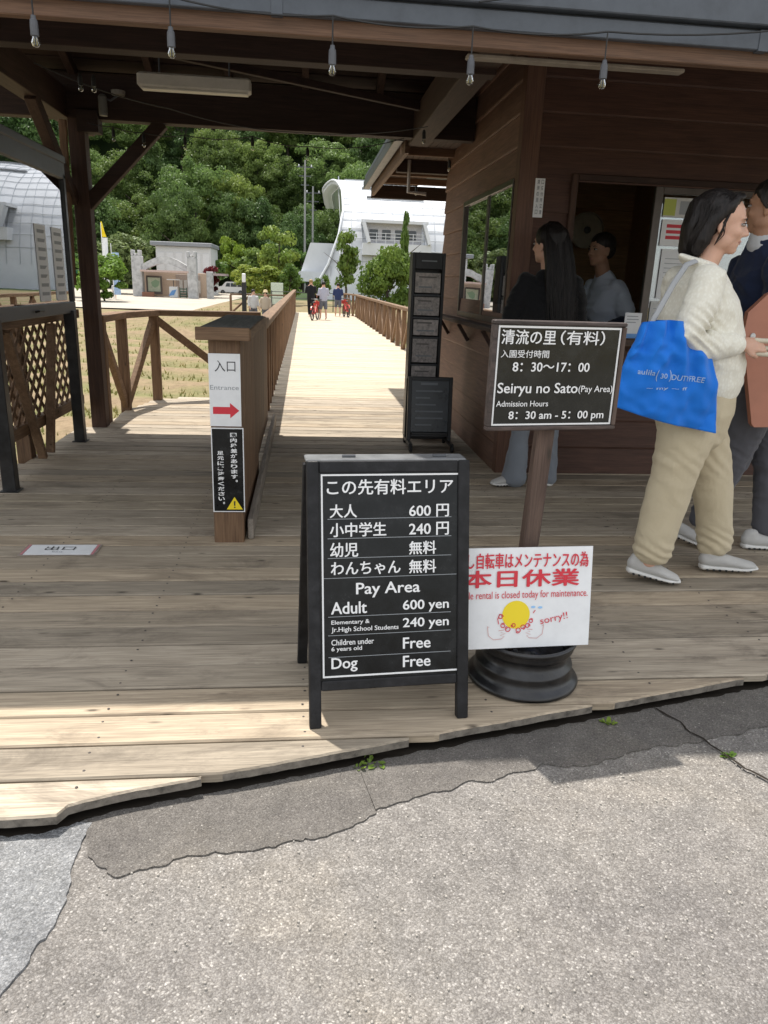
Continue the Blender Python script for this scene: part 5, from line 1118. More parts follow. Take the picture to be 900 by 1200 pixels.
def face_details(parent, c, yaw, s=1.0, pitch=0.0):
    Rm = Matrix.Rotation(yaw, 3, 'Z') @ Matrix.Rotation(pitch, 3, 'Y'); c = Vector(c)
    P = lambda *p: c + Rm @ (Vector(p) * s)
    for sy in (-1, 1):
        MB().ell(P(.074, sy * .031, .004), (.011 * s, .015 * s, .0062 * s), 14, 8, Rm).build('eye', EYEW, parent, True)
        MB().ell(P(.0805, sy * .031, .0035), (.0055 * s, .0068 * s, .0058 * s), 12, 8, Rm).build('iris', EYED, parent, True)
        MB().tube([P(.080, sy * .016, .004), P(.0865, sy * .028, .0105), P(.080, sy * .042, .009), P(.070, sy * .048, .005)], [.001 * s, .0022 * s, .002 * s, .001 * s], 6).build('eyelid', BROW, parent, True)
        MB().tube([P(.086, sy * .014, .022), P(.086, sy * .030, .028), P(.074, sy * .046, .024)], [.0022 * s, .0028 * s, .001 * s], 6).build('eyebrow', BROW, parent, True)
    mb = MB(); mb.limb([(P(.0795, -.020, -.060), .002 * s, .0015 * s), (P(.0865, -.008, -.0575), .003 * s, .003 * s), (P(.0865, .008, -.0575), .003 * s, .003 * s), (P(.0795, .020, -.060), .002 * s, .0015 * s)], (0, 0, 1), 10)
    mb.limb([(P(.078, -.018, -.062), .002 * s, .0015 * s), (P(.0845, 0, -.0655), .0035 * s, .003 * s), (P(.078, .018, -.062), .002 * s, .0015 * s)], (0, 0, 1), 10); mb.build('lips', LIP, parent, True)
def hand(mb, w, d, n, curl=.5, s=1.0, thumb=1):
    """wrist w, direction d, palm normal n (fingers close toward n), thumb side +1/-1 along d x n"""
    w = Vector(w); d = Vector(d).normalized(); n = Vector(n); n = (n - d * n.dot(d)).normalized(); l = d.cross(n)
    mb.limb([(w - d * .03, .022 * s, .018 * s), (w + d * .01 * s, .026 * s, .017 * s), (w + d * .045 * s, .038 * s, .015 * s), (w + d * .080 * s, .039 * s, .013 * s)], l, 14)
    for k, (o, L) in enumerate(((.029, .070), (.010, .080), (-.009, .075), (-.027, .058))):
        p = w + d * .080 * s + l * (o * thumb) * s; a = .25 * curl; pts = [(p - d * .012 * s, .0095 * s, .0095 * s)]
        for j, f in enumerate((.45, .30, .25)):
            q = d * math.cos(a) + n * math.sin(a); p = p + q * L * f * s; pts.append((p, (.0090 - .0009 * j) * s, (.0090 - .0009 * j) * s)); a += curl * (1.0 + .12 * k)
        mb.limb(pts, l, 10)
    p = w + d * .022 * s + l * .026 * thumb * s
    mb.limb([(p - l * .012 * thumb * s, .013 * s, .013 * s), (p + (d * .028 + l * .018 * thumb + n * .012) * s, .011 * s, .011 * s), (p + (d * .055 + l * .018 * thumb + n * .026) * s, .0095 * s, .0095 * s), (p + (d * .072 + l * .008 * thumb + n * .034) * s, .008 * s, .008 * s)], l, 10)
def folds(dirv, freq, amp, fine=.0):
    a, b, c_ = dirv
    def f(v):
        q = Vector((v[0] * freq * a, v[1] * freq * b, v[2] * freq * c_))
        w = noise.noise(q + 1.6 * Vector((noise.noise(q * .6), noise.noise(q * .6 + Vector((5, 1, 2))), 0)))
        return amp * (abs(w) * -2 + .6) + fine * noise.noise(Vector((v[0] * 45, v[1] * 45, v[2] * 45)))
    return f
def shoe(toe, heel, parent, m=SHOE, sole=SOLE, w=.046, nm='shoe'):
    """shoe from heel to toe points (on the ground line)"""
    t = Vector(toe); h = Vector(heel); d = (t - h); L = d.length; d.normalize(); sd = Vector((-d.y, d.x, 0)).normalized(); up = sd.cross(d) * -1
    if up.z < 0: up = -up
    P = lambda a, z: h + d * (a * L) + up * z
    mb = MB(); mb.limb([(P(.06, .055), .030, .035), (P(.22, .050), .036, .040), (P(.45, .046), w * .86, .032), (P(.70, .034), w, .024), (P(.92, .026), w * .8, .016)], sd, 18); mb.limb([(P(.17, .045), .030, .036), (P(.15, .085), .032, .040)], sd, 16)
    o = mb.fused(nm, m, parent, .006, 4)
    mb = MB(); mb.limb([(P(.04, .016), .033, .016), (P(.3, .015), .039, .014), (P(.55, .014), w * .95, .013), (P(.78, .014), w * 1.06, .012), (P(.97, .019), w * .76, .010)], sd, 18); mb.fused('sole', sole, o, .005, 2)
    gr = MB()
    for k in range(8): a = .10 + k * .105; ww = (.036 + .4 * (w - .036) * min(1, a * 1.6)) + .004; gr.beam(P(a, .009) - sd * ww, P(a, .009) + sd * ww, .009, .009)
    gr.build('sole_groove', RUBBER, o)
    lc = MB()
    for k in range(4): a = .38 + k * .075; z = .080 - k * .009; lc.tube([P(a, z - .006) - sd * .018, P(a, z), P(a + .02, z - .006) + sd * .018], .0026, 5)
    lc.build('lace', sole, o, True); return o
def rehang(o, parent):  # (fused children are already placed relative to their parent's chain)
    return o

def inner(b, paths, k=.70):
    for pts, side in paths: b.limb([(p, a * k, c * k) for p, a, c in pts], side, 16)

# --- woman in cream walking to the right -----------------------------------------
O1 = (1.72, 3.17, 0)
C1 = (1.735, 3.15, 1.588); Y1 = R(-24); PT1 = R(6)
b = MB(); head_parts(b, C1, Y1, 1.02, PT1)
b.limb([((1.67, 3.17, 1.36), .064, .060), ((1.695, 3.165, 1.44), .058, .055), ((1.72, 3.16, 1.52), .056, .056)], (0, 1, 0), 18)
b.limb([((1.74, 3.17, .90), .11, .11), ((1.71, 3.17, 1.1), .13, .13), ((1.68, 3.17, 1.26), .13, .11), ((1.67, 3.17, 1.34), .11, .06)], (0, 1, 0))
b.limb([((1.71, 3.10, .82), .07, .07), ((1.665, 3.08, .5), .06, .06), ((1.60, 3.09, .10), .038, .042)], (0, 1, 0)); b.limb([((1.77, 3.24, .82), .07, .07), ((1.935, 3.25, .48), .06, .06), ((2.00, 3.25, .10), .038, .042)], (0, 1, 0))
b.limb([((1.66, 3.03, 1.35), .045, .045), ((1.555, 2.955, 1.13), .036, .036), ((1.80, 3.00, 1.106), .026, .028)], (0, 1, 0)); b.limb([((1.67, 3.31, 1.35), .045, .045), ((1.70, 3.37, 1.12), .036, .036), ((1.85, 3.20, 1.12), .024, .026)], (0, 1, 0))
hand(b, (1.815, 3.00, 1.108), (1, .12, .04), (0, .75, -.65), .62, 1.0, -1); hand(b, (1.86, 3.195, 1.12), (1, -.2, 0), (0, -.3, -1), .8, .92, 1)
w1 = b.fused('person', SK1, None, .0052, 5, origin=O1)
tag(w1, 'woman in cream knit jacket and beige trousers walking right with a blue bag', 'person')
face_details(w1, C1, Y1, 1.02, PT1)
# hair: bob swept back, with strands
Rm = Matrix.Rotation(Y1, 3, 'Z') @ Matrix.Rotation(PT1, 3, 'Y'); hc = Vector(C1)
hp = lambda *p: hc + Rm @ Vector(p)
b = MB(); b.ell(hp(-.036, 0, .048), (.098, .088, .088), 24, 14, Rm); b.ell(hp(-.065, 0, .0), (.078, .084, .095), 20, 12, Rm)
b.limb([(hp(.030, -.040, .104), .018, .016), (hp(.010, -.072, .066), .020, .015), (hp(-.045, -.082, .0), .028, .018), (hp(-.062, -.078, -.075), .032, .022), (hp(-.080, -.060, -.118), .028, .024)], Rm @ Vector((1, 0, 0)), 14)
b.limb([(hp(.030, .040, .104), .018, .016), (hp(.010, .072, .066), .020, .015), (hp(-.045, .082, .0), .028, .018), (hp(-.062, .078, -.075), .032, .022), (hp(-.080, .060, -.118), .028, .024)], Rm @ Vector((1, 0, 0)), 14)
b.limb([(hp(-.09, 0, .05), .06, .08), (hp(-.118, 0, -.03), .040, .085), (hp(-.112, 0, -.115), .036, .070)], Rm @ Vector((1, 0, 0)), 18)
b.limb([(hp(.036, -.05, .100), .012, .015), (hp(.046, 0, .114), .014, .018), (hp(.036, .05, .100), .012, .015)], (0, 0, 1), 12)
hairf = lambda v: .0028 * noise.noise(Vector((v[0] * 60, v[1] * 60, v[2] * 12))) + .0015 * noise.noise(Vector((v[0] * 160, v[1] * 160, v[2] * 20)))
hr = b.fused('hair', HAIR, w1, .005, 3, hairf)
rs = random.Random(3)
st = MB()
for k in range(150):
    sy = -1 if k % 3 else 1; u = rs.random(); a0 = (.035 - .10 * u, sy * (.035 + .03 * rs.random()), .124 - .02 * u)
    q = [hp(*a0), hp(a0[0] - .040, sy * (.080 + .006 * rs.random()), .058), hp(-.048 - .05 * u, sy * (.091 + .005 * rs.random()), -.01), hp(-.066 - .05 * u + rs.uniform(-.012, .012), sy * (.088 - .012 * u), -.085), hp(-.06 - .055 * u + rs.uniform(-.015, .02), sy * (.072 - .03 * rs.random()), -.135 - .025 * rs.random())]
    st.tube(q, [.0012, .0016, .0016, .0013, .0006], 4)
for k in range(10): st.tube([hp(.022, -.068, .06), hp(.002 + rs.uniform(-.008, .008), -.083, .0), hp(.000 + rs.uniform(-.01, .012), -.082, -.045), hp(-.015, -.072, -.09)], [.001, .0014, .0012, .0006], 4)
st.build('loose_strands', HAIR, hr, True)
# jacket with knit ribs
KN = mat('cream_knit', (.72, .69, .58), .9, .15); g = G(KN); tc = g.n('TexCoord').outputs['Object']
vo = g.n('TexVoronoi', Vector=g.vscale(tc, (90, 90, 60)), Scale=1.0).outputs['Distance']; n1 = g.noise(tc, 9, 4, .6)
g.col(g.mix(g.ramp(vo, [(.1, (0, 0, 0)), (.6, (1, 1, 1))]), (.80, .78, .69), (.72, .69, .59))); g.bump(g.math('ADD', g.math('SUBTRACT', 1.0, vo), g.math('MULTIPLY', n1, .6)), .3, .004); g.b.inputs['Sheen Weight'].default_value = .2
j = MB()
j.limb([((1.755, 3.17, .935), .178, .178), ((1.752, 3.17, 1.00), .182, .180), ((1.725, 3.17, 1.12), .182, .178), ((1.695, 3.17, 1.25), .185, .160), ((1.672, 3.17, 1.345), .165, .112), ((1.675, 3.17, 1.40), .095, .070)], (0, 1, 0), 28)
j.limb([((1.650, 3.03, 1.365), .070, .068), ((1.600, 2.975, 1.25), .070, .071), ((1.550, 2.95, 1.14), .064, .066), ((1.62, 2.96, 1.10), .062, .060), ((1.715, 2.985, 1.103), .054, .054), ((1.785, 3.00, 1.108), .045, .046)], (0, 1, 0), 20)
j.limb([((1.665, 3.31, 1.365), .070, .068), ((1.68, 3.36, 1.25), .070, .070), ((1.70, 3.37, 1.135), .062, .062), ((1.78, 3.29, 1.115), .056, .056), ((1.845, 3.205, 1.12), .046, .046)], (0, 1, 0), 20)
j.limb([((1.625, 3.17, 1.425), .062, .020), ((1.655, 3.17, 1.435), .060, .020)], (0, 1, 0), 16)
jk = folds((.8, .8, 1.2), 8, .008, .0006)
def jkf(v):
    f = jk(v)
    # creases gathered in the elbow
    e = math.exp(-((v[0] - 1.62) ** 2 + (v[2] - 1.16) ** 2) / .006) if v[1] < 3.04 else 0
    return f + e * .010 * math.sin((v[0] * .9 + v[2] * 1.3) * 120)
jo_ = j.fused('jacket', KN, w1, .0065, 3, jkf)
MB().limb([((1.782, 3.00, 1.108), .047, .048), ((1.800, 3.002, 1.109), .045, .045)], (0, 1, 0), 18).fused('cuff', KN, jo_, .006, 2)
cb = MB(); cb.limb([((1.600, 3.17, 1.445), .070, .018), ((1.66, 3.105, 1.425), .018, .020), ((1.74, 3.10, 1.385), .016, .022), ((1.80, 3.13, 1.335), .014, .018)], (0, 1, 0), 12); cb.fused('collar', KN, jo_, .005, 2)
# trousers
TR = fabric('beige_cotton', (.66, .57, .40), (.58, .49, .33), 14, .85, .6, 900)
t = MB()
t.limb([((1.752, 3.17, 1.0), .15, .15), ((1.750, 3.17, .90), .165, .165), ((1.748, 3.17, .80), .17, .172), ((1.755, 3.17, .72), .15, .15)], (0, 1, 0), 26)
t.limb([((1.700, 3.085, .84), .10, .125), ((1.685, 3.085, .70), .10, .125), ((1.660, 3.085, .52), .085, .105), ((1.635, 3.09, .34), .078, .098), ((1.612, 3.09, .15), .074, .090)], (0, 1, 0), 24)
t.limb([((1.800, 3.245, .84), .10, .125), ((1.850, 3.245, .68), .10, .120), ((1.930, 3.25, .50), .085, .098), ((1.980, 3.25, .32), .077, .088), ((2.015, 3.25, .13), .074, .086)], (0, 1, 0), 24)
tf = folds((1.0, 1.0, .7), 7, .005)
def trf(v):
    f = tf(v); e = math.exp(-((v[2] - .60) / .10) ** 2) * (1 if v[0] > 1.80 else .5); e2 = math.exp(-((v[2] - .16) / .07) ** 2)
    q = 4 * noise.noise(Vector(v) * 7); return f + e * .0035 * math.sin(v[2] * 100 + v[0] * 75 + q) + e2 * .0035 * math.sin(v[2] * 130 + v[0] * 60 + 1.5 * q)
tr = t.fused('trousers', TR, w1, .007, 3, trf)
shoe((1.755, 3.065, .000), (1.510, 3.11, .045), w1, w=.050); shoe((2.225, 3.20, .012), (1.945, 3.235, .008), w1, w=.050)
# twisted cream scarf in her hands
sc_ = thing('cream_cloth', (2.05, 3.05, 1.1), 'twisted cream cloth held in the hands of the woman in cream', 'cloth')
m_ = MB()
for dz, dy, ph in ((.012, .0, 0), (-.012, .02, 2), (-.034, -.01, 4)):
    m_.limb([((1.89 + .06 * k, 3.02 + dy + .010 * math.sin(k * 1.7 + ph), 1.112 + dz * (1 + k * .28) + .004 * math.cos(k * 2 + ph)), .017 + .004 * math.sin(k + ph), .011) for k in range(8)], (0, 1, 0), 12)
m_.fused('cloth', fabric('cream_cloth_fabric', (.66, .60, .47), None, 12), sc_, .005, 2)
# blue bag
bag = thing('blue_bag', (1.55, 2.95, .75), 'bright blue shopping bag hanging from the arm of the woman in cream', 'bag')
K = 2.94 / 3.15
def bp(x, z, y): return (x * K, y, EYE + (z - EYE) * K)
Lc = [(1.172, 1.445), (1.10, 1.425), (1.05, 1.402), (.99, 1.384), (.90, 1.374), (.815, 1.371)]; Rc = [(1.172, 1.70), (1.12, 1.745), (1.05, 1.785), (.93, 1.832), (.80, 1.852), (.705, 1.864)]
def cur(C, v):
    f = v * (len(C) - 1); i = min(int(f), len(C) - 2); f -= i; return (C[i][0] + (C[i + 1][0] - C[i][0]) * f, C[i][1] + (C[i + 1][1] - C[i][1]) * f)
nu, nv = 70, 60
V = []
for side in (-1, 1):
    for jv in range(nv + 1):
        v = jv / nv
        for iu in range(nu + 1):
            u = iu / nu; zl, xl_ = cur(Lc, v); zr, xr = cur(Rc, v); x = xl_ + (xr - xl_) * u; z = zl + (zr - zl) * u
            sagz = -.012 * math.sin(math.pi * u * 1.0) * v; z += sagz + (.022 * (1 - v) * math.sin(math.pi * u) ** .5 if v < .2 else 0) * (1 - v * 5 if v < .2 else 0)
            th = .045 * (math.sin(math.pi * u) ** .5) * (math.sin(math.pi * min(1, v * .85 + .08)) ** .6) + .002
            ga = (1 - v) ** 1.2; fo = .016 * math.sin(u * 24 + 3 * noise.noise(Vector((u * 2, v, 3)))) * ga + .008 * abs(noise.noise(Vector((u * 5 + v * 2, v * 1.2 - u, side)))) * -2.6 + .018 * math.sin((u * 5.2 - v * 6.5)) * v * u + .010 * noise.noise(Vector((u * 9, v * 9, side * 4)))
            V.append(bp(x, z, 2.945 + side * th + side * fo * (1 if 0 < iu < nu else 0)))
nn = (nu + 1) * (nv + 1); F = []
for s_ in range(2):
    for jv in range(nv):
        for iu in range(nu):
            q = [s_ * nn + jv * (nu + 1) + iu, s_ * nn + (jv + 1) * (nu + 1) + iu, s_ * nn + (jv + 1) * (nu + 1) + iu + 1, s_ * nn + jv * (nu + 1) + iu + 1]
            F.append(tuple(q if s_ == 0 else reversed(q)))
for iu in (0, nu):
    for jv in range(nv): a = jv * (nu + 1) + iu; c2 = a + nu + 1; F.append((a, a + nn, c2 + nn, c2) if iu == 0 else (a, c2, c2 + nn, a + nn))
for iu in range(nu): a = nv * (nu + 1) + iu; F.append((a, a + nn, a + 1 + nn, a + 1))
BLUE = fabric('blue_nylon', (.008, .19, .72), (.006, .14, .58), 5, .55, .12, 700)
mesh_obj('bag_body', V, F, BLUE, bag, smooth=True)
STRAP = fabric('pale_strap', (.42, .43, .44))
MB().limb([((1.385, 2.95, 1.172), .010, .004), ((1.44, 2.99, 1.25), .012, .004), ((1.500, 3.03, 1.34), .012, .004), ((1.57, 3.08, 1.42), .012, .004), ((1.62, 3.10, 1.438), .012, .004)], (1, 0, 0), 8).build('strap', STRAP, bag, True)
def tob(v):
    x, _, z = v; X, _, Z = bp(x, z, 0); u = max(0, min(1, (x - 1.39) / .45)); return (X, 2.945 - .076, Z)
def btext(body, x0, x1, z0, z1, rot=0):
    o = text(body, mat('silver_print', (.34, .47, .68), .4), None, x0, x1, z0, z1, y=0, bold=.01, rot=rot, to=tob); o.parent = bag
    o.data.vertices.foreach_get  # placed relative to the bag below
    me = o.data; L = rootloc(bag)
    # press the print onto the cloth: move each vertex just in front of the nearest bag point
    body_ = [c for c in bag.children if c.name.startswith('bag_body')][0]
    for vv in me.vertices:
        w = vv.co.copy(); hit, loc, nrm, _ = body_.ray_cast(Vector((w.x - L.x, w.y - L.y - .3, w.z - L.z)), Vector((0, 1, 0)))
        vv.co = Vector((w.x - L.x, (loc.y if hit else w.y - L.y) - .0015, w.z - L.z))
bpy.context.view_layer.update()
btext('aulila', 1.445, 1.515, .962, .985, -.05); btext('DUTYFREE', 1.60, 1.745, .938, .962, -.06); btext('30', 1.545, 1.578, .948, .970); btext('(', 1.522, 1.532, .935, .985); btext(')', 1.588, 1.598, .935, .985); btext('~ my ~ ff', 1.49, 1.68, .895, .912)

# --- man in navy walking ahead, partly outside the frame ---------------------------
O2 = (2.40, 3.62, 0); C2 = (2.205, 3.60, 1.715); Y2 = R(138)
b = MB(); head_parts(b, C2, Y2, 1.04)
b.limb([((2.235, 3.62, 1.46), .056, .056), ((2.215, 3.61, 1.54), .060, .062), ((2.21, 3.605, 1.62), .060, .062)], (0, 1, 0), 18)
SH2 = [([((2.32, 3.62, .90), .185, .150), ((2.30, 3.62, 1.02), .188, .152), ((2.28, 3.62, 1.20), .198, .155), ((2.255, 3.62, 1.37), .205, .150), ((2.235, 3.62, 1.475), .165, .098), ((2.225, 3.62, 1.545), .085, .078)], (0, 1, 0)),
 ([((2.215, 3.44, 1.45), .080, .076), ((2.222, 3.40, 1.31), .078, .080), ((2.24, 3.375, 1.16), .070, .070), ((2.36, 3.365, 1.08), .060, .060), ((2.47, 3.36, 1.01), .050, .05)], (0, 1, 0)),
 ([((2.25, 3.80, 1.45), .080, .076), ((2.28, 3.86, 1.17), .068, .070), ((2.50, 3.76, 1.06), .05, .05)], (0, 1, 0))]
LG2 = [([((2.31, 3.62, .98), .155, .13), ((2.31, 3.61, .86), .165, .15), ((2.32, 3.61, .74), .14, .14)], (0, 1, 0)),
 ([((2.28, 3.53, .86), .10, .115), ((2.24, 3.53, .66), .09, .10), ((2.22, 3.57, .46), .078, .085), ((2.19, 3.65, .26), .068, .072), ((2.17, 3.67, .13), .062, .064)], (0, 1, 0)),
 ([((2.36, 3.66, .86), .10, .115), ((2.43, 3.63, .64), .092, .105), ((2.475, 3.60, .44), .082, .09), ((2.495, 3.59, .26), .076, .082), ((2.505, 3.585, .12), .074, .078)], (0, 1, 0))]
inner(b, SH2 + LG2)
hand(b, (2.50, 3.36, 1.0), (1, 0, -.2), (0, .5, -.8), .7, 1.05, -1); hand(b, (2.54, 3.74, 1.05), (1, -.1, -.1), (0, -.5, -.8), .7, 1.05, 1)
w2 = b.fused('person', SK2, None, .006, 5, origin=O2); tag(w2, 'man in navy shirt and grey trousers at the right edge behind the woman in cream', 'person')
face_details(w2, C2, Y2, 1.04)
Rm = Matrix.Rotation(Y2, 3, 'Z'); hc = Vector(C2)
b = MB(); b.ell(hp(-.022, 0, .052), (.100, .086, .083), 24, 14, Rm); b.ell(hp(-.05, 0, .01), (.072, .082, .075), 20, 12, Rm)
for sy in (-1, 1): b.limb([(hp(.035, sy * .068, .07), .016, .012), (hp(.012, sy * .078, .02), .018, .010), (hp(-.01, sy * .080, -.01), .012, .007)], (1, 0, 0), 10)
b.fused('hair', HAIR2, w2, .005, 3, hairf)
NV = fabric('navy_cloth', (.018, .028, .065), (.012, .018, .045), 8, .8, .3, 500)
j = MB(); inner(j, SH2, 1.0)
j.fused('shirt', NV, w2, .007, 3, folds((.8, .8, 1.5), 9, .009))
MB().limb([((2.222, 3.617, 1.545), .080, .078), ((2.216, 3.613, 1.585), .070, .070)], (0, 1, 0), 20).fused('white_collar', fabric('white_cotton', (.65, .66, .68)), w2, .006, 2)
GT = fabric('grey_trouser_cloth', (.115, .115, .13), (.08, .08, .092), 8, .85, .3, 500)
t = MB(); inner(t, LG2, 1.0)
t.fused('trousers', GT, w2, .007, 3, folds((.8, .8, 1.2), 9, .008))
shoe((2.17, 3.54, .0), (1.955, 3.70, .055), w2, w=.05); shoe((2.62, 3.545, .0), (2.36, 3.555, .0), w2, w=.05)
fl = thing('terracotta_folder', (2.45, 3.33, .6), 'large flat terracotta coloured tote panel carried by the man at the right edge', 'bag')
m_ = MB(); Pq = [(2.015, 1.13), (2.02, 1.235), (2.10, 1.318), (2.26, 1.40), (2.42, 1.40), (2.45, 1.36), (2.45, .71), (2.15, .705), (2.135, .72)]
V = [(x, 3.315, z) for x, z in Pq] + [(x, 3.345, z) for x, z in Pq]; n = len(Pq)
mesh_obj('panel', V, [tuple(reversed(range(n))), tuple(range(n, 2 * n))] + [(i, (i + 1) % n, (i + 1) % n + n, i + n) for i in range(n)], rough_paint('terracotta_leather', (.40, .17, .11), .55, .1, sc=5), fl)
MB().tube([(2.22, 3.31, 1.26), (2.26, 3.30, 1.33), (2.36, 3.30, 1.36), (2.42, 3.31, 1.32)], .008, 8).build('handle', rough_paint('dark_leather', (.18, .07, .045), .5), fl)
MB().lathe([(0, -.004), (.012, -.003), (.014, 0)], (2.06, 3.312, 1.13), 12, 'y').build('rivet', PAPER, fl)

# --- long haired woman at the ticket window, seen from behind ----------------------
O3 = (1.55, 4.83, 0); C3 = (1.535, 4.86, 1.575); Y3 = R(128)
b = MB(); head_parts(b, C3, Y3, 1.0)
b.limb([((1.56, 4.84, 1.32), .055, .055), ((1.555, 4.845, 1.42), .052, .052), ((1.545, 4.85, 1.50), .050, .052)], (1, 0, 0), 16)
b.limb([((1.57, 4.83, .86), .12, .09), ((1.57, 4.83, 1.08), .11, .08), ((1.57, 4.83, 1.23), .11, .08), ((1.565, 4.84, 1.30), .10, .05)], (1, 0, 0))
b.limb([((1.50, 4.83, .85), .08, .09), ((1.46, 4.83, .5), .06, .06), ((1.44, 4.84, .10), .04, .04)], (1, 0, 0)); b.limb([((1.64, 4.83, .85), .08, .09), ((1.66, 4.84, .5), .06, .06), ((1.665, 4.86, .10), .04, .04)], (1, 0, 0))
b.limb([((1.42, 4.84, 1.33), .045, .045), ((1.335, 4.86, 1.12), .036, .036), ((1.40, 5.03, 1.14), .025, .026)], (1, 0, 0)); b.limb([((1.71, 4.84, 1.33), .045, .045), ((1.79, 4.86, 1.10), .036, .036), ((1.76, 5.04, 1.08), .025, .026)], (1, 0, 0))
hand(b, (1.40, 5.04, 1.145), (-.2, .5, .8), (1, .3, 0), .5, .9, 1); hand(b, (1.76, 5.05, 1.08), (-.1, 1, .1), (0, 0, -1), .4, .9, 1)
w3 = b.fused('person', SK1, None, .006, 5, origin=O3); tag(w3, 'woman with very long black hair in black top standing at the ticket window', 'person')
face_details(w3, C3, Y3, 1.0)
BT = fabric('black_top_cloth', (.012, .012, .014), (.007, .007, .008), 8, .8, .3, 400)
j = MB(); j.limb([((1.57, 4.83, .84), .165, .125), ((1.57, 4.83, 1.0), .160, .120), ((1.57, 4.83, 1.2), .175, .125), ((1.567, 4.84, 1.32), .165, .095), ((1.56, 4.845, 1.385), .09, .065)], (1, 0, 0), 26)
j.limb([((1.42, 4.84, 1.345), .072, .07), ((1.375, 4.85, 1.23), .07, .07), ((1.335, 4.865, 1.12), .062, .062), ((1.36, 4.95, 1.11), .056, .055), ((1.395, 5.03, 1.13), .045, .045)], (1, 0, 0), 18)
j.limb([((1.71, 4.84, 1.345), .072, .07), ((1.755, 4.85, 1.23), .07, .07), ((1.79, 4.87, 1.10), .06, .06), ((1.765, 5.03, 1.08), .045, .045)], (1, 0, 0), 18)
j.fused('top', BT, w3, .008, 3, folds((.8, .8, 1.5), 9, .008))
Rm = Matrix.Rotation(Y3, 3, 'Z'); hc = Vector(C3)
b = MB(); b.ell(hp(-.022, 0, .045), (.102, .092, .088), 22, 14, Rm)
b.limb([((1.565, 4.815, 1.62), .085, .075), ((1.585, 4.785, 1.50), .088, .060), ((1.60, 4.755, 1.38), .100, .045), ((1.615, 4.735, 1.22), .100, .040), ((1.63, 4.72, 1.06), .085, .034), ((1.64, 4.715, .96), .05, .025)], (1, 0, 0), 24)
hr3 = b.fused('long_hair', HAIR, w3, .006, 3, lambda v: .004 * noise.noise(Vector((v[0] * 50, v[1] * 50, v[2] * 6))) + .002 * noise.noise(Vector((v[0] * 130, v[1] * 90, v[2] * 9))))
st = MB()
for k in range(140):
    u = rs.uniform(-1, 1); e = rs.uniform(.6, 1.1); st.tube([(1.550 + .03 * u, 4.835, 1.712), (1.555 + .072 * u, 4.775, 1.66), (1.568 + .084 * u, 4.738, 1.58), (1.585 + .090 * u, 4.722, 1.48), (1.60 + .100 * u, 4.705, 1.34), (1.615 + .104 * u * e, 4.690, 1.20), (1.63 + .095 * u * e + rs.uniform(-.01, .015), 4.684, 1.04), (1.645 + .085 * u * e + rs.uniform(-.02, .03), 4.68, .93 + .08 * rs.random())], [.0008, .0012, .0014, .0016, .0016, .0016, .0012, .0006], 4)
for k in range(26): z = rs.uniform(1.15, 1.35); st.tube([(1.69, 4.72, z), (1.715, 4.71, z - .04), (1.735 + rs.uniform(0, .02), 4.71, z - .05 - rs.uniform(0, .03))], [.0018, .0013, .0005], 4)
st.build('loose_strands', HAIR, hr3, True)
JN = fabric('light_grey_denim', (.23, .25, .28), (.17, .19, .22), 10, .85, .25, 700)
t = MB(); t.limb([((1.57, 4.83, .92), .15, .12), ((1.57, 4.83, .80), .165, .13), ((1.57, 4.83, .72), .14, .11)], (1, 0, 0), 22)
t.limb([((1.505, 4.83, .80), .092, .11), ((1.470, 4.83, .5), .060, .070), ((1.455, 4.83, .30), .062, .07), ((1.445, 4.83, .10), .080, .085), ((1.442, 4.83, .055), .085, .09)], (1, 0, 0), 22)
t.limb([((1.635, 4.83, .80), .088, .11), ((1.665, 4.84, .5), .054, .068), ((1.675, 4.85, .30), .054, .066), ((1.685, 4.85, .10), .062, .075), ((1.685, 4.85, .05), .064, .078)], (1, 0, 0), 22)
t.fused('jeans', JN, w3, .007, 3, folds((.8, .8, 1.1), 9, .006))
shoe((1.275, 4.80, .0), (1.49, 4.84, .0), w3, w=.042); shoe((1.60, 4.96, .0), (1.70, 4.80, .0), w3, w=.042)

# --- man inside the ticket office ----------------------------------------------------
O4 = (2.30, 5.75, 0); C4 = (2.235, 5.76, 1.60); Y4 = R(200)
b = MB(); head_parts(b, C4, Y4, 1.02)
b.limb([((2.31, 5.80, 1.36), .06, .06), ((2.28, 5.78, 1.44), .057, .057), ((2.25, 5.765, 1.52), .054, .055)], (0, 1, 0), 16)
b.limb([((2.36, 5.8, .9), .12, .10), ((2.35, 5.8, 1.1), .12, .10), ((2.33, 5.8, 1.24), .12, .10), ((2.32, 5.8, 1.33), .11, .05)], (0, 1, 0))
for y in (5.70, 5.90): b.limb([((2.36, y, .9), .085, .09), ((2.37, y, .5), .06, .06), ((2.37, y, .08), .042, .042)], (0, 1, 0)); b.limb([((2.36, y, .06), .04, .03), ((2.20, y, .04), .04, .025)], (0, 1, 0), 12)
b.limb([((2.36, 5.69, 1.32), .036, .036), ((2.43, 5.58, 1.10), .038, .038), ((2.22, 5.46, 1.05), .027, .028)], (0, 1, 0)); b.limb([((2.27, 5.91, 1.32), .036, .036), ((2.20, 6.0, 1.12), .038, .038), ((2.08, 5.75, 1.08), .027, .028)], (0, 1, 0))
hand(b, (2.21, 5.455, 1.05), (-1, -.2, 0), (0, 0, -1), .4, 1.0, 1); hand(b, (2.08, 5.74, 1.08), (-.6, -1, 0), (0, 0, -1), .4, 1.0, 1)
w4 = b.fused('person', SK2, None, .007, 5, origin=O4); tag(w4, 'man in pale grey shirt behind the counter inside the ticket office', 'person')
face_details(w4, C4, Y4, 1.02)
Rm = Matrix.Rotation(Y4, 3, 'Z'); hc = Vector(C4)
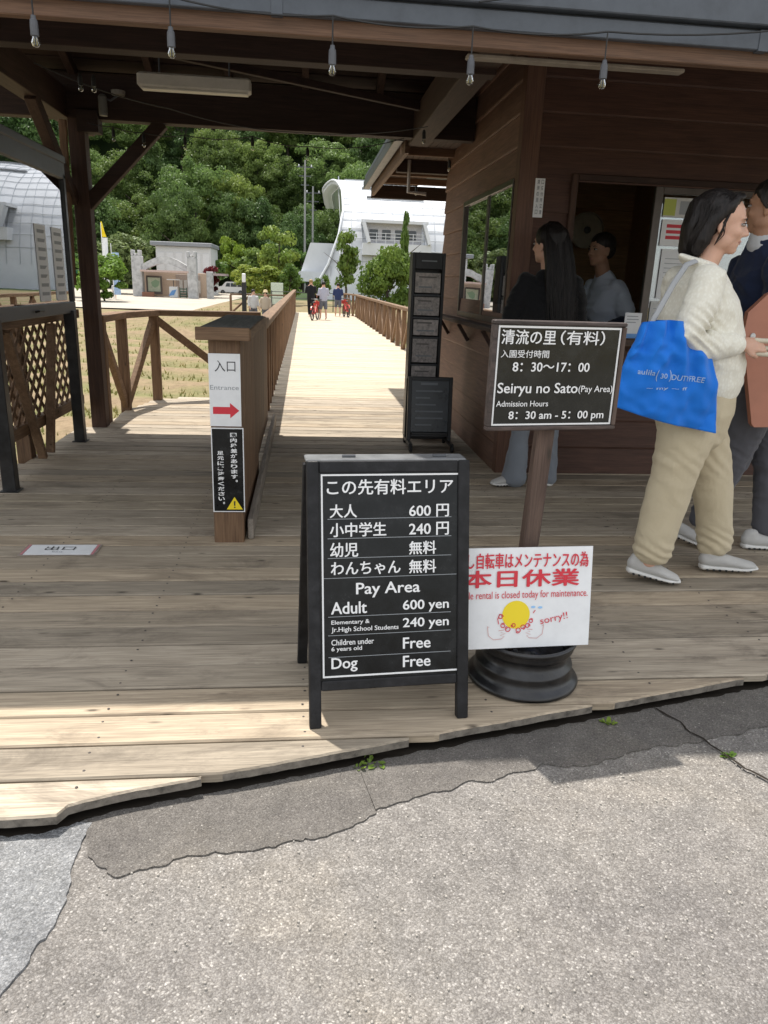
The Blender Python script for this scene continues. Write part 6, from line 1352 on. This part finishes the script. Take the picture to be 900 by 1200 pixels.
b = MB(); b.ell(hp(-.022, 0, .052), (.100, .086, .083), 22, 14, Rm); b.ell(hp(-.05, 0, .01), (.072, .082, .075), 20, 12, Rm); b.fused('hair', HAIR2, w4, .006, 3, hairf)
TS = fabric('grey_shirt_cloth', (.62, .65, .72), (.5, .53, .6), 8, .85, .25, 400)
j = MB(); j.limb([((2.36, 5.8, .86), .17, .15), ((2.355, 5.8, 1.05), .172, .15), ((2.34, 5.8, 1.20), .19, .15), ((2.33, 5.8, 1.31), .19, .12), ((2.315, 5.8, 1.375), .13, .09), ((2.30, 5.79, 1.42), .08, .07)], (0, 1, 0), 24)
j.limb([((2.355, 5.67, 1.345), .062, .062), ((2.40, 5.61, 1.25), .064, .066), ((2.425, 5.585, 1.15), .066, .068)], (0, 1, 0), 18); j.limb([((2.27, 5.93, 1.345), .062, .062), ((2.21, 6.0, 1.17), .066, .068)], (0, 1, 0), 18)
j.fused('t_shirt', TS, w4, .008, 10, folds((.8, .8, 1.4), 8, .008))
j = MB(); j.limb([((2.43, 5.585, 1.14), .058, .055), ((2.42, 5.575, 1.09), .055, .054), ((2.27, 5.49, 1.055), .042, .042)], (0, 1, 0), 16); j.fused('undersleeve', NV, w4, .007, 2)
j = MB(); j.limb([((2.36, 5.8, .95), .15, .13), ((2.36, 5.8, .82), .15, .13)], (0, 1, 0), 18)
for y in (5.71, 5.89): j.limb([((2.36, y, .86), .09, .10), ((2.37, y, .5), .075, .08), ((2.37, y, .12), .065, .07)], (0, 1, 0), 18)
j.fused('trousers', NV, w4, .010, 3)

# --- far people and red bicycles at the end of the bridge ----------------------------
def far_person(x, y, h, face, top, bottom, hairm, label, z=0, legw=1.0, hat=None, short=True, stride=.12, reach=None):
    s = h / 1.7; fx_, fy_ = math.cos(face), math.sin(face); sx, sy = -fy_, fx_
    P = lambda f, l, zz: (x + (fx_ * f + sx * l) * s, y + (fy_ * f + sy * l) * s, z + zz * s)
    b = MB(); head_parts(b, P(0, 0, 1.57), face, s)
    b.limb([(P(0, 0, .9), .15 * s, .11 * s), (P(0, 0, 1.2), .15 * s, .10 * s), (P(0, 0, 1.38), .17 * s, .08 * s), (P(0, 0, 1.5), .05 * s, .05 * s)], (sx, sy, 0), 12)
    for q in (-1, 1):
        b.limb([(P(0, q * .09, .9), .09 * s, .09 * s), (P(.02 + q * stride * .5, q * .10, .48), .055 * s, .055 * s), (P(q * stride, q * .10, .07), .038 * s, .04 * s), (P(q * stride + .12, q * .10, .035), .035 * s, .03 * s)], (sx, sy, 0), 10)
        w = P(.30, q * .20, 1.08) if reach else P(.08, q * .24, .88)
        b.limb([(P(0, q * .19, 1.36), .045 * s, .045 * s), (P(-.02, q * .24, 1.12), .037 * s, .037 * s), (w, .025 * s, .027 * s)], (sx, sy, 0), 10)
        hand(b, w, (fx_ * .6, fy_ * .6, -.6), (sx * -q, sy * -q, 0), .5, s, 1)
    o = b.fused('person', SK1, None, .016, 3, origin=(x, y, z)); tag(o, label, 'person')
    j = MB(); j.limb([(P(0, 0, .88), .19 * s, .14 * s), (P(0, 0, 1.2), .19 * s, .13 * s), (P(0, 0, 1.38), .18 * s, .10 * s), (P(0, 0, 1.44), .08 * s, .07 * s)], (sx, sy, 0), 14)
    for q in (-1, 1):
        w = P(.24, q * .21, 1.10) if reach else P(.05, q * .25, .95); j.limb([(P(0, q * .19, 1.36), .07 * s, .07 * s), (P(-.02, q * .24, 1.12), .06 * s, .06 * s), (w, .045 * s, .045 * s)], (sx, sy, 0), 12)
    j.fused('top', top, o, .016, 2)
    t = MB(); t.limb([(P(0, 0, .98), .16 * s, .12 * s), (P(0, 0, .84), .17 * s, .13 * s)], (sx, sy, 0), 14)
    for q in (-1, 1):
        t.limb([(P(0, q * .09, .86), .10 * s * legw, .11 * s), (P(.02 + q * stride * .5, q * .10, .52), .085 * s * legw, .09 * s)] + ([] if short else [(P(q * stride, q * .10, .12), .06 * s * legw, .065 * s)]), (sx, sy, 0), 12)
    t.fused('bottoms', bottom, o, .016, 2)
    hd = MB(); hcx = P(-.015, 0, 1.62); hd.ell(hcx, (.10 * s, .10 * s, .095 * s), 14, 10); hd.fused('hair', hairm, o, .014, 2)
    if hat: MB().lathe([(.14 * s, 0), (.15 * s, .01), (.10 * s, .02), (.095 * s, .08), (.05 * s, .11), (0, .115)], P(0, 0, 1.64), 14).build('hat', hat, o, True)
    return o
BK = fabric('black_cloth', (.012, .012, .015)); LG = fabric('lavender_grey_cloth', (.42, .43, .52)); NB = fabric('navy_blue_cloth', (.03, .045, .12)); DN = fabric('grey_shorts', (.13, .14, .17)); WH = fabric('white_cloth', (.62, .62, .62)); BG = fabric('straw', (.60, .48, .28))
far_person(.24, 29.6, 1.36, R(80), BK, BK, hairmat('fair_hair', (.30, .20, .09)), 'fair haired person in black at the far end of the bridge', short=False, reach=True)
far_person(.66, 27.2, 1.30, R(110), LG, DN, HAIR, 'person in pale lavender shirt and shorts pushing a red bicycle on the bridge', reach=True)
far_person(1.30, 30.2, 1.26, R(95), NB, DN, HAIR2, 'person in navy top beside the second red bicycle on the bridge', reach=True)
far_person(-18.3, 77, 1.55, R(-80), WH, DN, HAIR, 'distant person in white shirt beside the banners', z=-1.06)
far_person(-2.05, 31.3, 1.45, R(-60), WH, DN, HAIR, 'person in white shirt beside the black post on the ramp', z=-.55)
far_person(-1.55, 31.0, 1.40, R(-100), fabric('beige_cloth', (.5, .42, .33)), DN, HAIR, 'person in beige with straw hat on the ramp left of the bridge', z=-.55, hat=BG)
REDP = rough_paint('red_bike_paint', (.48, .05, .04), .35, .1)
def bicycle(x, y, ang, label, grp='red bicycles on the bridge', s=.70):
    o = thing('red_bicycle', (x, y, 0), label, 'bicycle', grp, rz=ang)
    T = lambda pts: [(p[0] * s, p[1] * s, p[2] * s) for p in pts]
    for cx_ in (-.52, .52):
        a = [(cx_ + .31 * math.cos(k * math.pi / 12), 0, .33 + .31 * math.sin(k * math.pi / 12)) for k in range(25)]
        w = MB().tube(T(a), .022, 6).build('wheel', RUBBER, o, local=True)
        sp_ = MB(); [sp_.tube(T([(cx_, 0, .33), (cx_ + .3 * math.cos(q), 0, .33 + .3 * math.sin(q))]), .003, 3) for q in np.linspace(0, 5.76, 12)]; sp_.build('spokes', DGREY, w, local=True)
        MB().tube(T([(cx_ + .34 * math.cos(q), 0, .33 + .34 * math.sin(q)) for q in np.linspace(.4, 2.6, 8)]), .022, 5).build('mudguard', REDP, o, local=True)
    f = MB(); f.tube(T([(.52, 0, .33), (.40, 0, .78), (.36, 0, .95)]), .025, 6); f.tube(T([(.40, 0, .74), (.1, 0, .42), (-.08, 0, .33), (-.52, 0, .33)]), .030, 6); f.tube(T([(-.08, 0, .33), (-.20, 0, .82)]), .022, 6); f.tube(T([(-.52, 0, .33), (-.18, 0, .70)]), .016, 6); f.build('frame', REDP, o, local=True)
    MB().tube(T([(.28, -.26, 1.0), (.38, -.12, .99), (.37, .12, .99), (.28, .26, 1.0)]), .014, 6).build('handlebar', DGREY, o, local=True)
    MB().ell((-.22 * s, 0, .86 * s), (.13 * s, .075 * s, .035 * s)).build('saddle', BLACKM, o, True, local=True)
    bk_ = MB(); bk_.box(.44 * s, .72 * s, -.16 * s, .16 * s, .70 * s, .90 * s, .01); bk_.build('basket', REDP, o, local=True)
    MB().tube(T([(-.08, -.1, .2), (-.08, 0, .33), (-.08, .1, .46)]), .012, 5).build('pedals', DGREY, o, local=True)
bicycle(.36, 26.9, R(75), 'red bicycle with basket pushed by the person in pale lavender'); bicycle(1.62, 30.0, R(100), 'red bicycle with basket held by the person in navy')
